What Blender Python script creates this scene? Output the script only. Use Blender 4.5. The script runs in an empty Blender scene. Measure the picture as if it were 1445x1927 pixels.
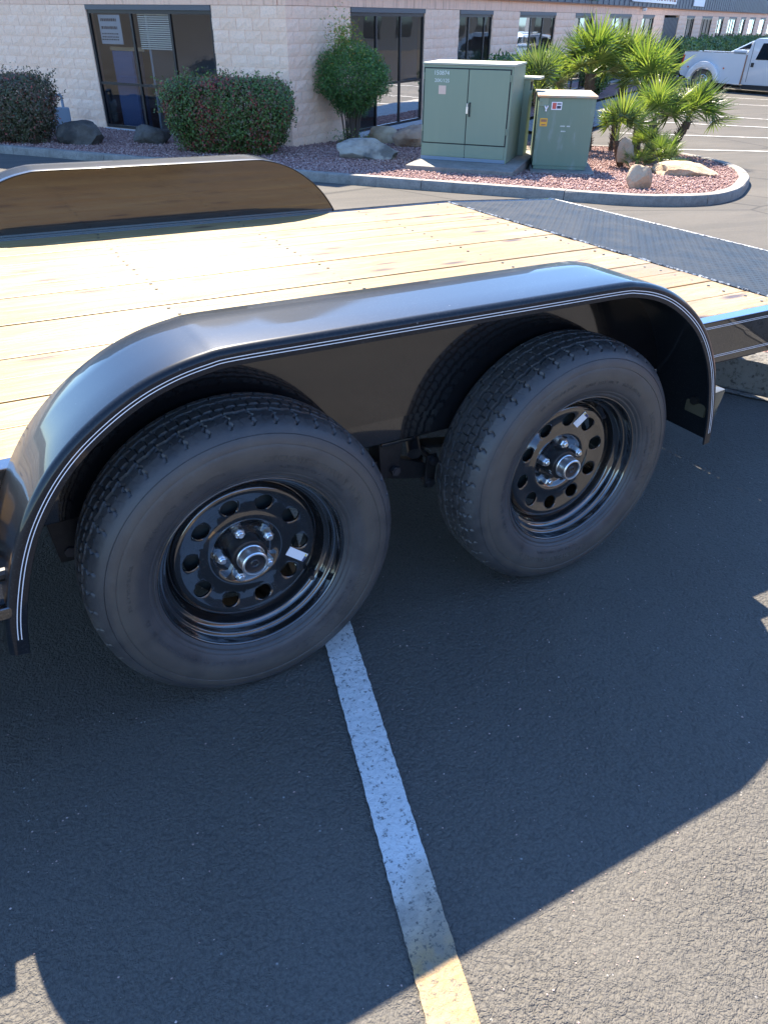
import bpy, math, random
import numpy as np
from mathutils import Vector, Matrix, Euler
random.seed(7); RNG = np.random.RandomState(7)
PI = math.pi
S = bpy.context.scene
C = S.collection

# ---------------------------------------------------------------- camera
cam_d = bpy.data.cameras.new('camera'); cam = bpy.data.objects.new('camera', cam_d); C.objects.link(cam)
CAM = Vector((-0.3906, -1.1632, 1.2338))
def cam_axes(yaw=0.5275, pitch=0.5616, roll=0.0288):
    cy, sy, cp, sp = math.cos(yaw), math.sin(yaw), math.cos(pitch), math.sin(pitch)
    f = Vector((sy*cp, cy*cp, -sp)); r = Vector((cy, -sy, 0)); u = r.cross(f)
    c, s = math.cos(roll), math.sin(roll)
    return c*r+s*u, -s*r+c*u, f
_r, _u, _f = cam_axes()
_m = Matrix((_r, _u, -_f)).transposed().to_4x4(); _m.translation = CAM
cam.matrix_world = _m
cam_d.sensor_fit = 'VERTICAL'; cam_d.sensor_height = 36.0; cam_d.lens = 36.0*1371.72/1927.0
cam_d.clip_start = 0.05; cam_d.clip_end = 1500
S.camera = cam

# ---------------------------------------------------------------- light
SUN = Vector((0.22, 0.85, 1.0)).normalized()
w = bpy.data.worlds.new('World'); S.world = w; w.use_nodes = True
nt = w.node_tree; nt.nodes.clear()
sky = nt.nodes.new('ShaderNodeTexSky'); sky.sky_type = 'NISHITA'; sky.sun_disc = False
sky.sun_elevation = math.asin(SUN.z); sky.sun_rotation = math.atan2(SUN.x, SUN.y)
sky.altitude = 600; sky.air_density = 1.0; sky.dust_density = 0.0; sky.ozone_density = 3.0
bg = nt.nodes.new('ShaderNodeBackground'); bg.inputs['Strength'].default_value = 0.112
wo = nt.nodes.new('ShaderNodeOutputWorld')
wb = nt.nodes.new('ShaderNodeMix'); wb.data_type = 'RGBA'; wb.blend_type = 'MULTIPLY'; wb.inputs[0].default_value = 1.0; wb.inputs[7].default_value = (0.80, 0.96, 1.14, 1)   # camera white balance, same over the whole sky
nt.links.new(sky.outputs[0], wb.inputs[6]); nt.links.new(wb.outputs[2], bg.inputs[0]); nt.links.new(bg.outputs[0], wo.inputs[0])
sl = bpy.data.lights.new('sun', 'SUN'); sl.energy = 5.0; sl.angle = math.radians(0.53); sl.color = (1.0, 0.885, 0.72)
so = bpy.data.objects.new('sun', sl); so.rotation_euler = SUN.to_track_quat('Z', 'Y').to_euler(); so.location = (5, 8, 20); C.objects.link(so)
S.view_settings.view_transform = 'Standard'; S.view_settings.look = 'None'
S.view_settings.gamma = 1.0; S.view_settings.use_curve_mapping = False
S.view_settings.exposure = 2.08

# ---------------------------------------------------------------- materials
def cior(m, v): m.node_tree.nodes['Principled BSDF'].inputs['Coat IOR'].default_value = v
def mat(name, col=(0.5, 0.5, 0.5), rough=0.6, metal=0.0, spec=None, coat=0.0, coat_rough=0.03):
    m = bpy.data.materials.new(name); m.use_nodes = True
    b = m.node_tree.nodes['Principled BSDF']
    b.inputs['Base Color'].default_value = (*col, 1); b.inputs['Roughness'].default_value = rough
    b.inputs['Metallic'].default_value = metal
    if spec is not None: b.inputs['Specular IOR Level'].default_value = spec
    if coat: b.inputs['Coat Weight'].default_value = coat; b.inputs['Coat Roughness'].default_value = coat_rough
    return m
class N:
    """short node-graph helper"""
    def __init__(s, m): s.m = m; s.t = m.node_tree; s.b = s.t.nodes['Principled BSDF']
    def n(s, typ, **kw):
        x = s.t.nodes.new(typ)
        for k, v in kw.items():
            if k.startswith('i_'):
                key = k[2:].replace('_', ' ')
                try: x.inputs[key].default_value = v
                except (KeyError, TypeError): x.inputs[int(key)].default_value = v
            else: setattr(x, k, v)
        return x
    def l(s, a, b): s.t.links.new(a, b)
    def coord(s, kind='Object', scale=(1, 1, 1), rot=(0, 0, 0)):
        tc = s.n('ShaderNodeTexCoord'); mp = s.n('ShaderNodeMapping')
        mp.inputs['Scale'].default_value = scale; mp.inputs['Rotation'].default_value = rot
        s.l(tc.outputs[kind], mp.inputs['Vector']); return mp.outputs[0]
    def geo(s, scale=(1, 1, 1)):
        g = s.n('ShaderNodeNewGeometry'); mp = s.n('ShaderNodeMapping'); mp.inputs['Scale'].default_value = scale
        s.l(g.outputs['Position'], mp.inputs['Vector']); return mp.outputs[0]
    def noise(s, vec, scale, detail=3, rough=0.55, dist=0.0):
        x = s.n('ShaderNodeTexNoise'); x.inputs['Scale'].default_value = scale; x.inputs['Detail'].default_value = detail
        x.inputs['Roughness'].default_value = rough; x.inputs['Distortion'].default_value = dist
        s.l(vec, x.inputs['Vector']); return x.outputs[0]
    def voro(s, vec, scale, feature='F1', rand=1.0, out='Distance'):
        x = s.n('ShaderNodeTexVoronoi'); x.feature = feature; x.inputs['Scale'].default_value = scale; x.inputs['Randomness'].default_value = rand
        s.l(vec, x.inputs['Vector']); return x.outputs[out]
    def ramp(s, fac, stops, interp='LINEAR'):
        x = s.n('ShaderNodeValToRGB'); cr = x.color_ramp; cr.interpolation = interp
        while len(cr.elements) < len(stops): cr.elements.new(0.5)
        for e, (p, c) in zip(cr.elements, stops):
            e.position = p; e.color = (c, c, c, 1) if isinstance(c, (int, float)) else (*c, 1)
        s.l(fac, x.inputs[0]); return x.outputs[0]
    def mix(s, fac, a, b, mode='MIX'):
        x = s.n('ShaderNodeMix'); x.data_type = 'RGBA'; x.blend_type = mode
        for k, v in ((0, fac), (6, a), (7, b)):
            if hasattr(v, 'is_linked') or hasattr(v, 'links'): s.l(v, x.inputs[k])
            elif k == 0: x.inputs[0].default_value = v
            else: x.inputs[k].default_value = (*v, 1) if len(v) == 3 else v
        return x.outputs[2]
    def math(s, op, a, b=0.0):
        x = s.n('ShaderNodeMath', operation=op)
        for i, v in enumerate((a, b)):
            if hasattr(v, 'links'): s.l(v, x.inputs[i])
            else: x.inputs[i].default_value = v
        return x.outputs[0]
    def bump(s, h, strength=0.5, dist=0.01, prev=None):
        x = s.n('ShaderNodeBump'); x.inputs['Strength'].default_value = strength; x.inputs['Distance'].default_value = dist
        s.l(h, x.inputs['Height'])
        if prev is not None: s.l(prev, x.inputs['Normal'])
        s.l(x.outputs[0], s.b.inputs['Normal']); return x.outputs[0]
    def col(s, v): s.l(v, s.b.inputs['Base Color'])
    def rough(s, v): s.l(v, s.b.inputs['Roughness'])

M = {}
def make_materials():
    # asphalt, dark seal coat with pebbled relief
    m = M['asphalt'] = mat('asphalt', rough=0.75, spec=0.35); n = N(m); g = n.geo()
    big = n.noise(g, 0.35, 4); mid = n.noise(g, 3.0, 4); fine = n.noise(g, 170, 3, 0.7)
    base = n.mix(n.ramp(big, [(0.3, 0), (0.7, 1)]), (0.092, 0.086, 0.075), (0.119, 0.109, 0.094))
    base = n.mix(n.ramp(mid, [(0.30, 0.0), (0.75, 0.40)]), base, (0.074, 0.071, 0.063))
    base = n.mix(n.ramp(fine, [(0.35, 0.55), (0.62, 0.0)]), base, (0.032, 0.031, 0.030))
    chips = n.voro(g, 75); sel = n.noise(g, 22, 2)
    spot = n.math('MULTIPLY', n.ramp(chips, [(0.0, 1), (0.13, 1), (0.19, 0)]), n.ramp(sel, [(0.62, 0), (0.66, 1)]))
    base = n.mix(spot, base, (0.258, 0.249, 0.232))
    # warped pebble cells; crevice shade between them painted dark into the colour
    nz_ = n.n('ShaderNodeTexNoise'); nz_.inputs['Scale'].default_value = 34; nz_.inputs['Detail'].default_value = 2; n.l(g, nz_.inputs['Vector'])
    wv = n.n('ShaderNodeVectorMath', operation='MULTIPLY_ADD'); n.l(nz_.outputs[1], wv.inputs[0]); wv.inputs[1].default_value = (0.018, 0.018, 0.017); n.l(g, wv.inputs[2])
    v1 = n.ramp(n.voro(wv.outputs[0], 125, 'F1'), [(0.0, 1), (0.55, 0.45), (0.8, 0)]); v2 = n.ramp(n.voro(wv.outputs[0], 300, 'F1'), [(0.0, 1), (0.8, 0)]); h3 = n.noise(g, 20, 4, 0.6)
    base = n.mix(n.ramp(v1, [(0.0, 0.35), (0.3, 0.0)]), base, (0.032, 0.031, 0.030)); n.col(base)
    hh = n.math('ADD', n.math('MULTIPLY', v1, 0.42), n.math('ADD', n.math('MULTIPLY', v2, 0.30), n.math('MULTIPLY', h3, 0.8)))
    hh = n.math('MULTIPLY', hh, n.ramp(n.noise(g, 2.3, 4), [(0.35, 0.45), (0.62, 1.15)]))
    n.bump(hh, 1.0, 0.0062)
    # older lighter road paving in the drive aisle
    m = M['old_asphalt'] = mat('old_asphalt', rough=0.9, spec=0.08); n = N(m); g = n.geo()
    base = n.mix(n.noise(g, 0.5, 5), (0.084, 0.078, 0.070), (0.132, 0.122, 0.108))
    streak = n.noise(n.geo((0.5, 3.0, 1)), 1.1, 4, 0.6, 0.8)
    base = n.mix(n.ramp(streak, [(0.42, 0.0), (0.62, 0.55)]), base, (0.076, 0.074, 0.069))
    fine = n.noise(g, 90, 3, 0.7)
    base = n.mix(n.ramp(fine, [(0.35, 0.4), (0.6, 0)]), base, (0.040, 0.040, 0.040))
    wv = n.voro(n.mix(0.18, g, n.n('ShaderNodeTexNoise', i_Scale=1.4).outputs[1]), 0.42, 'DISTANCE_TO_EDGE')
    base = n.mix(n.ramp(wv, [(0.0, 0.75), (0.012, 0.0)]), base, (0.036, 0.036, 0.036)); n.col(base)
    n.bump(n.noise(g, 60, 4, 0.65), 0.7, 0.006)
    # traffic paint
    m = M['line_paint'] = mat('line_paint', rough=0.7); n = N(m); g = n.geo()
    wear = n.noise(g, 120, 4, 0.7); sun_noise = n.noise(g, 7, 3)
    # sunlight painted in: the line turns yellow-brown towards its worn, sunlit end near y -0.7
    sx = n.n('ShaderNodeSeparateXYZ'); n.l(g, sx.inputs[0])
    end = n.ramp(n.math('ADD', n.math('MULTIPLY', sx.outputs[1], -1.0), n.math('MULTIPLY', sun_noise, 0.12)), [(0.58, 0), (0.74, 1)])
    white = n.mix(n.noise(g, 15, 3), (0.533, 0.533, 0.516), (0.636, 0.636, 0.619))
    yellow = n.mix(sun_noise, (0.310, 0.185, 0.065), (0.378, 0.258, 0.120))
    pc = n.mix(end, white, yellow)
    hole = n.ramp(wear, [(0.36, 1), (0.45, 0)])
    stain = n.math('MULTIPLY', n.ramp(n.math('MULTIPLY', sx.outputs[1], -1.0), [(0.50, 0), (0.61, 1)]), n.ramp(n.noise(g, 24, 4), [(0.35, 0.7), (0.6, 0.1)]))
    pc = n.mix(stain, pc, (0.189, 0.172, 0.146))
    n.col(n.mix(n.math('MULTIPLY', hole, 0.8), pc, (0.060, 0.060, 0.058)))
    h1 = n.noise(g, 105, 4, 0.62, 0.6); h2 = n.voro(g, 62, 'SMOOTH_F1')
    n.bump(n.math('ADD', h1, n.math('MULTIPLY', h2, -0.75)), 0.8, 0.005)
    m = M['far_line'] = mat('far_line', rough=0.8); n = N(m); g = n.geo()
    n.col(n.mix(n.ramp(n.noise(g, 6, 4), [(0.35, 0.7), (0.6, 0)]), (0.533, 0.525, 0.499), (0.215, 0.206, 0.189)))
    # concrete
    m = M['concrete'] = mat('concrete', rough=0.85); n = N(m); g = n.geo()
    c = n.mix(n.noise(g, 2.2, 5), (0.172, 0.159, 0.138), (0.284, 0.267, 0.237))
    c = n.mix(n.ramp(n.noise(g, 9, 4, 0.7), [(0.35, 0.55), (0.55, 0)]), c, (0.112, 0.103, 0.090))
    c = n.mix(n.ramp(n.noise(g, 55, 3), [(0.3, 0.4), (0.55, 0)]), c, (0.086, 0.082, 0.073)); n.col(c)
    n.bump(n.noise(g, 45, 5, 0.7), 0.6, 0.006)
    m = M['rough_concrete'] = mat('rough_concrete', rough=0.9); n = N(m); g = n.geo()
    c = n.mix(n.noise(g, 12, 5, 0.7), (0.138, 0.129, 0.116), (0.292, 0.275, 0.249))
    c = n.mix(n.ramp(n.noise(g, 32, 4, 0.7), [(0.36, 0.9), (0.48, 0)]), c, (0.043, 0.041, 0.039)); n.col(c)
    n.bump(n.noise(g, 30, 6, 0.75), 1.0, 0.03)
    # gloss black paint of the trailer
    m = M['black_paint'] = mat('black_paint', (0.006, 0.0065, 0.008), 0.12, spec=0.5, coat=1.0, coat_rough=0.015); n = N(m); o = n.coord()
    d = n.noise(o, 420, 2); d2 = n.noise(o, 5, 4)
    dust = n.math('MULTIPLY', n.ramp(d, [(0.60, 0), (0.72, 0.6)]), n.ramp(d2, [(0.35, 0.15), (0.7, 0.9)]))
    n.col(n.mix(dust, (0.007, 0.0075, 0.009), (0.16, 0.155, 0.14)))
    n.rough(n.ramp(d2, [(0.3, 0.10), (0.8, 0.22)]))
    m = M['plate_paint'] = mat('plate_paint', (0.006, 0.0065, 0.008), 0.25, spec=0.3, coat=1.0, coat_rough=0.055); n = N(m); n.bump(n.noise(n.coord('Object', (1, 1, 2.2)), 5, 3), 0.25, 0.010)
    m = M['fender_paint'] = mat('fender_paint', (0.006, 0.0065, 0.008), 0.35, spec=0.12, coat=1.0, coat_rough=0.012); n = N(m); o = n.coord()
    d = n.noise(o, 260, 3, 0.7); d2 = n.noise(o, 3.5, 5)
    vv = n.voro(o, 30); vs = n.noise(o, 9, 2)
    fleck = n.math('MULTIPLY', n.ramp(vv, [(0.03, 1), (0.07, 0)]), n.ramp(vs, [(0.56, 0), (0.6, 1)]))
    dust = n.math('MAXIMUM', n.math('MULTIPLY', n.ramp(d, [(0.54, 0.0), (0.74, 0.20)]), n.ramp(d2, [(0.35, 0.2), (0.7, 1)])), fleck)
    n.col(n.mix(dust, (0.007, 0.010, 0.014), (0.20, 0.20, 0.20)))
    n.l(n.ramp(d2, [(0.3, 0.02), (0.75, 0.07)]), n.b.inputs['Coat Roughness']); n.b.inputs['Coat Weight'].default_value = 0.52
    m = M['chassis'] = mat('chassis', (0.012, 0.012, 0.013), 0.38, spec=0.5); n = N(m); o = n.coord()
    n.col(n.mix(n.ramp(n.noise(o, 25, 5, 0.7), [(0.45, 0), (0.8, 0.5)]), (0.012, 0.012, 0.013), (0.06, 0.055, 0.05)))
    m = M['wheel_paint'] = mat('wheel_paint', (0.008, 0.008, 0.009), 0.16, spec=0.5, coat=1.0, coat_rough=0.03); n = N(m); o = n.coord()
    d = n.noise(o, 300, 2); d2 = n.noise(o, 12, 4)
    n.col(n.mix(n.math('MULTIPLY', n.ramp(d, [(0.58, 0), (0.72, 0.7)]), n.ramp(d2, [(0.4, 0.1), (0.7, 0.8)])), (0.009, 0.009, 0.010), (0.17, 0.15, 0.12)))
    n.bump(n.noise(o, 24, 2), 0.06, 0.004)
    # rubber
    m = M['rubber'] = mat('rubber', (0.028, 0.028, 0.029), 0.5, spec=0.6); n = N(m); o = n.coord()
    d = n.noise(o, 14, 5, 0.6, 0.4); dd = n.noise(o, 70, 3)
    sx = n.n('ShaderNodeSeparateXYZ'); n.l(o, sx.inputs[0])
    rr = n.math('SQRT', n.math('ADD', n.math('MULTIPLY', sx.outputs[0], sx.outputs[0]), n.math('MULTIPLY', sx.outputs[2], sx.outputs[2])))
    ring = n.ramp(n.math('MULTIPLY', rr, 2.5), [(0.60, 0.0), (0.63, 1.0), (0.73, 1.0), (0.755, 0.0)])
    b = n.mix(n.ramp(d, [(0.3, 0), (0.7, 1)]), (0.034, 0.034, 0.036), (0.062, 0.060, 0.060))
    b = n.mix(n.math('MULTIPLY', ring, n.ramp(d, [(0.3, 0.3), (0.6, 0.8)])), b, (0.080, 0.070, 0.058))
    b = n.mix(n.ramp(dd, [(0.62, 0), (0.76, 0.30)]), b, (0.12, 0.115, 0.105)); n.col(b)
    n.rough(n.ramp(d, [(0.3, 0.40), (0.7, 0.58)]))
    n.bump(n.noise(o, 160, 3), 0.18, 0.002)
    M['zinc'] = mat('zinc', (0.72, 0.74, 0.75), 0.30, 1.0)
    m = M['galv'] = mat('galvanised', (0.5, 0.52, 0.53), 0.35, 1.0); n = N(m); n.col(n.mix(n.voro(n.coord(), 90, out='Color'), (0.60, 0.62, 0.63), (0.82, 0.83, 0.83)))
    M['chassis_bolt'] = mat('dull_bolt', (0.10, 0.10, 0.11), 0.4, 0.8)
    M['plug'] = mat('rubber_plug', (0.015, 0.015, 0.018), 0.35)
    M['white_vinyl'] = mat('white_vinyl', (0.78, 0.78, 0.80), 0.4)
    M['label_yellow'] = mat('label_yellow', (0.75, 0.55, 0.05), 0.5)
    M['label_ink'] = mat('label_ink', (0.05, 0.06, 0.14), 0.5)
    M['amber_lens'] = mat('amber_lens', (0.62, 0.42, 0.20), 0.15, coat=1.0)
    M['light_housing'] = mat('light_housing', (0.09, 0.085, 0.06), 0.18, coat=0.6)
    # wood planks
    m = M['pine'] = mat('pine', rough=0.40, spec=0.28); n = N(m)
    tc = n.n('ShaderNodeTexCoord'); oi = n.n('ShaderNodeObjectInfo')
    off = n.n('ShaderNodeCombineXYZ'); n.l(n.math('MULTIPLY', oi.outputs['Random'], 37.0), off.inputs[0]); n.l(n.math('MULTIPLY', oi.outputs['Random'], 11.0), off.inputs[1])
    va = n.n('ShaderNodeVectorMath', operation='ADD'); n.l(tc.outputs['Object'], va.inputs[0]); n.l(off.outputs[0], va.inputs[1])
    def mp(scale):
        x = n.n('ShaderNodeMapping'); x.inputs['Scale'].default_value = scale; n.l(va.outputs[0], x.inputs[0]); return x.outputs[0]
    # knots bend the grain
    kn = n.n('ShaderNodeTexVoronoi'); kn.voronoi_dimensions = '2D'; kn.inputs['Scale'].default_value = 1.0; n.l(mp((2.3, 8.0, 1)), kn.inputs['Vector'])
    kd = n.ramp(kn.outputs['Distance'], [(0.0, 1), (0.45, 0)], 'EASE')
    warp = n.n('ShaderNodeVectorMath', operation='ADD'); cz = n.n('ShaderNodeCombineXYZ'); n.l(n.math('MULTIPLY', kd, 0.030), cz.inputs[1])
    n.l(va.outputs[0], warp.inputs[0]); n.l(cz.outputs[0], warp.inputs[1])
    gm = n.n('ShaderNodeMapping'); gm.inputs['Scale'].default_value = (1.5, 30, 4); n.l(warp.outputs[0], gm.inputs[0])
    gr = n.noise(gm.outputs[0], 1.1, 4, 0.5, 0.5)
    lat = n.ramp(gr, [(0.36, 0), (0.46, 1), (0.50, 0.1), (0.56, 1), (0.60, 0.05), (0.66, 0.8), (0.7, 0)])
    base = n.mix(n.noise(mp((0.8, 2, 1)), 1.3, 3), (0.265, 0.195, 0.080), (0.35, 0.285, 0.155))
    tint = n.ramp(oi.outputs['Random'], [(0, (0.72, 0.70, 0.64)), (0.35, (1, 0.97, 0.90)), (0.7, (1.15, 1.15, 1.12)), (1, (0.92, 0.80, 0.66))])
    base = n.mix(1.0, base, tint, 'MULTIPLY')
    base = n.mix(n.math('MULTIPLY', lat, 0.75), base, (0.16, 0.090, 0.026))
    band = n.noise(mp((0.9, 9, 1)), 1.6, 4, 0.6, 0.5); base = n.mix(n.ramp(band, [(0.50, 0), (0.60, 0.75)]), base, (0.25, 0.145, 0.038))
    fineg = n.noise(mp((4, 160, 4)), 1.5, 3, 0.7)
    base = n.mix(n.ramp(fineg, [(0.35, 0.28), (0.6, 0)]), base, (0.13, 0.075, 0.035))
    kcore = n.math('MULTIPLY', n.ramp(kn.outputs['Distance'], [(0.05, 1), (0.10, 0.6), (0.17, 0)]), n.ramp(kn.outputs['Color'], [(0.42, 0), (0.46, 1)]))
    base = n.mix(kcore, base, (0.055, 0.025, 0.010))
    dirt = n.noise(mp((3, 5, 1)), 2.5, 5, 0.7)
    base = n.mix(n.ramp(dirt, [(0.62, 0), (0.8, 0.35)]), base, (0.30, 0.24, 0.17)); n.col(base)
    n.bump(n.math('ADD', gr, n.math('MULTIPLY', fineg, 0.5)), 0.35, 0.004)
    # tread plate
    m = M['tread_plate'] = mat('tread_plate', (0.045, 0.055, 0.07), 0.5, spec=0.05); n = N(m); g = n.geo()
    d = n.noise(g, 9, 5); n.col(n.mix(n.ramp(d, [(0.35, 0), (0.75, 1)]), (0.020, 0.026, 0.034), (0.040, 0.046, 0.054)))
    n.rough(n.ramp(d, [(0.3, 0.45), (0.8, 0.6)]))
    m = M['worn_steel'] = mat('worn_steel', (0.3, 0.3, 0.29), 0.45, 0.6); n = N(m); g = n.geo()
    n.col(n.mix(n.ramp(n.noise(g, 70, 3), [(0.4, 0), (0.6, 1)]), (0.05, 0.05, 0.055), (0.55, 0.53, 0.48)))
    # split-face block
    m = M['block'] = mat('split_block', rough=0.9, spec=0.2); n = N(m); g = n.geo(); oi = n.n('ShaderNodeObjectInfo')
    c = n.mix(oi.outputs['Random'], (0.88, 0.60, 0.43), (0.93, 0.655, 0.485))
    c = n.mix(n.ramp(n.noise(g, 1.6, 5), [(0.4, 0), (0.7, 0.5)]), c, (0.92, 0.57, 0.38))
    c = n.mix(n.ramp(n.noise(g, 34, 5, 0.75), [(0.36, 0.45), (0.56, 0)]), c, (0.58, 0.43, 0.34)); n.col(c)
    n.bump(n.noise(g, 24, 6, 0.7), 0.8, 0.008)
    m = M['mortar'] = mat('mortar', (0.84, 0.58, 0.42), 0.95)
    m = M['lintel'] = mat('lintel_block', rough=0.9, spec=0.2); n = N(m); g = n.geo()
    c = n.mix(n.noise(g, 1.1, 5), (0.86, 0.52, 0.36), (0.88, 0.60, 0.45))
    c = n.mix(n.ramp(n.noise(n.geo((6, 6, 0.7)), 2.5, 4), [(0.52, 0), (0.75, 0.5)]), c, (0.30, 0.17, 0.11)); n.col(c)
    n.bump(n.noise(g, 26, 5, 0.7), 0.8, 0.015)
    m = M['fascia'] = mat('fascia_metal', (0.03, 0.038, 0.055), 0.5); n = N(m)
    n.col(n.mix(n.ramp(n.noise(n.geo((4, 4, 0.5)), 1.2, 5), [(0.35, 0), (0.7, 1)]), (0.028, 0.036, 0.056), (0.060, 0.072, 0.100)))
    M['roof'] = mat('roof_membrane', (0.42, 0.42, 0.40), 0.8)
    M['soffit'] = mat('soffit_paint', (0.42, 0.24, 0.17), 0.8)
    M['frame_metal'] = mat('bronze_aluminium', (0.018, 0.018, 0.022), 0.35, 0.3)
    M['head_metal'] = mat('window_head', (0.075, 0.078, 0.088), 0.5)
    M['sill'] = mat('sill_paint', (0.42, 0.44, 0.46), 0.7)
    # window glass: clear film that mirrors at its fresnel rate
    m = bpy.data.materials.new('window_glass'); m.use_nodes = True; t = m.node_tree; t.nodes.clear(); M['glass'] = m
    o = t.nodes.new('ShaderNodeOutputMaterial'); mx = t.nodes.new('ShaderNodeMixShader'); tr = t.nodes.new('ShaderNodeBsdfTransparent'); gl = t.nodes.new('ShaderNodeBsdfGlossy')
    fr = t.nodes.new('ShaderNodeFresnel'); fr.inputs[0].default_value = 1.75; tr.inputs[0].default_value = (0.74, 0.80, 0.86, 1); gl.inputs['Roughness'].default_value = 0.0
    gl.inputs[0].default_value = (0.95, 0.97, 1.0, 1)
    bp = t.nodes.new('ShaderNodeBump'); ns = t.nodes.new('ShaderNodeTexNoise'); ns.inputs['Scale'].default_value = 1.6; bp.inputs['Strength'].default_value = 0.05; bp.inputs['Distance'].default_value = 0.02
    ge = t.nodes.new('ShaderNodeNewGeometry'); t.links.new(ge.outputs['Position'], ns.inputs[0]); t.links.new(ns.outputs[0], bp.inputs['Height']); t.links.new(bp.outputs[0], gl.inputs['Normal'])
    t.links.new(fr.outputs[0], mx.inputs[0]); t.links.new(tr.outputs[0], mx.inputs[1]); t.links.new(gl.outputs[0], mx.inputs[2]); t.links.new(mx.outputs[0], o.inputs[0])
    M['opp_wall'] = mat('opp_wall', (0.055, 0.065, 0.08), 0.9)
    M['interior'] = mat('interior_wall', (0.34, 0.38, 0.44), 0.9)
    M['interior_floor'] = mat('interior_floor', (0.10, 0.085, 0.07), 0.7)
    M['blind'] = mat('blind_slat', (0.88, 0.86, 0.78), 0.6)
    M['desk'] = mat('desk_laminate', (0.50, 0.34, 0.20), 0.5)
    M['cab_blue'] = mat('blue_cabinet', (0.06, 0.14, 0.32), 0.5)
    M['paper'] = mat('paper', (0.55, 0.55, 0.58), 0.8)
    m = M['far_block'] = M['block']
    # utility cabinets
    def cab(name, a, b, streak):
        m = mat(name, rough=0.5, spec=0.4); n = N(m); g = n.geo((1, 1, 1)); o = n.coord()
        c = n.mix(n.noise(n.geo((9, 9, 0.7)), 1.2, 4), a, b)
        if streak: c = n.mix(n.ramp(n.noise(n.geo((5, 5, 1.1)), 1.7, 5, 0.65), [(0.55, 0), (0.74, 0.55)]), c, (0.304, 0.360, 0.368))
        n.col(c); n.bump(n.noise(g, 3, 2), 0.1, 0.01); return m
    M['cab_green'] = cab('cabinet_green', (0.188, 0.244, 0.172), (0.212, 0.268, 0.188), False)
    M['cab_green2'] = cab('cabinet_green_chalky', (0.132, 0.200, 0.140), (0.164, 0.232, 0.168), True)
    m = M['cab_top'] = mat('cabinet_top', rough=0.6); n = N(m); g = n.geo()
    n.col(n.mix(n.ramp(n.noise(g, 2.6, 5), [(0.42, 0), (0.62, 1)]), (0.288, 0.304, 0.240), (0.416, 0.240, 0.120)))
    M['cab_top_plain'] = mat('cabinet_top_plain', (0.288, 0.320, 0.256), 0.6)
    M['kick'] = mat('kick_strip', (0.16, 0.22, 0.28), 0.4)
    M['seam'] = mat('door_seam', (0.012, 0.018, 0.018), 0.7)
    M['stencil'] = mat('stencil_paint', (0.60, 0.66, 0.62), 0.7)
    M['tan_label'] = mat('tan_label', (0.62, 0.46, 0.36), 0.6)
    M['red_ink'] = mat('red_ink', (0.50, 0.10, 0.08), 0.6)
    M['dark_ink'] = mat('dark_ink', (0.04, 0.04, 0.06), 0.6)
    M['orange_label'] = mat('orange_label', (0.72, 0.38, 0.03), 0.5)
    # plants
    def leaf(name, stops, rough=0.45, trans=0.25, spec=0.5):
        m = mat(name, rough=rough, spec=spec); n = N(m); at = n.n('ShaderNodeAttribute', attribute_name='tint'); c = n.ramp(at.outputs['Fac'], stops); n.col(c)
        t = n.t; tl = t.nodes.new('ShaderNodeBsdfTranslucent'); mx = t.nodes.new('ShaderNodeMixShader'); mx.inputs[0].default_value = trans
        br = n.mix(1.0, c, (1.25, 1.3, 0.7), 'MULTIPLY')
        t.links.new(br, tl.inputs[0]); out = t.nodes['Material Output']; t.links.new(n.b.outputs[0], mx.inputs[1]); t.links.new(tl.outputs[0], mx.inputs[2]); t.links.new(mx.outputs[0], out.inputs[0])
        return m
    M['hedge_leaf'] = leaf('hedge_leaf', [(0, (0.052, 0.079, 0.032)), (0.35, (0.079, 0.149, 0.038)), (0.6, (0.123, 0.219, 0.052)), (0.72, (0.131, 0.105, 0.061)), (0.9, (0.149, 0.079, 0.061)), (1, (0.350, 0.070, 0.061))])
    M['hedge_leaf_dry'] = leaf('hedge_leaf_dry', [(0, (0.061, 0.070, 0.038)), (0.4, (0.088, 0.105, 0.049)), (0.65, (0.149, 0.114, 0.079)), (0.85, (0.175, 0.131, 0.105)), (1, (0.385, 0.105, 0.088))])
    M['nandina_leaf'] = leaf('nandina_leaf', [(0, (0.054, 0.115, 0.042)), (0.5, (0.088, 0.199, 0.054)), (0.85, (0.194, 0.294, 0.057)), (1, (0.476, 0.252, 0.077))])
    M['far_leaf'] = leaf('far_shrub_leaf', [(0, (0.062, 0.123, 0.045)), (0.6, (0.123, 0.221, 0.069)), (1, (0.221, 0.245, 0.098))])
    M['palm_leaf'] = leaf('palm_leaf', [(0, (0.068, 0.122, 0.027)), (0.5, (0.122, 0.184, 0.032)), (1, (0.225, 0.270, 0.063))], 0.3, 0.38, 0.6)
    M['palm_leaf_grey'] = leaf('palm_leaf_grey', [(0, (0.077, 0.117, 0.054)), (1, (0.144, 0.180, 0.081))], 0.3, 0.3, 0.6)
    M['palm_stem'] = mat('palm_stem', (0.16, 0.20, 0.045), 0.45)
    m = M['palm_trunk'] = mat('palm_trunk', rough=0.95); n = N(m); g = n.geo((1, 1, 2.5)); n.col(n.mix(n.noise(g, 45, 4, 0.7), (0.055, 0.032, 0.020), (0.24, 0.155, 0.095))); n.bump(n.noise(g, 60, 4), 1, 0.03)
    m = M['twig'] = mat('twig', (0.10, 0.075, 0.06), 0.9)
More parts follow.
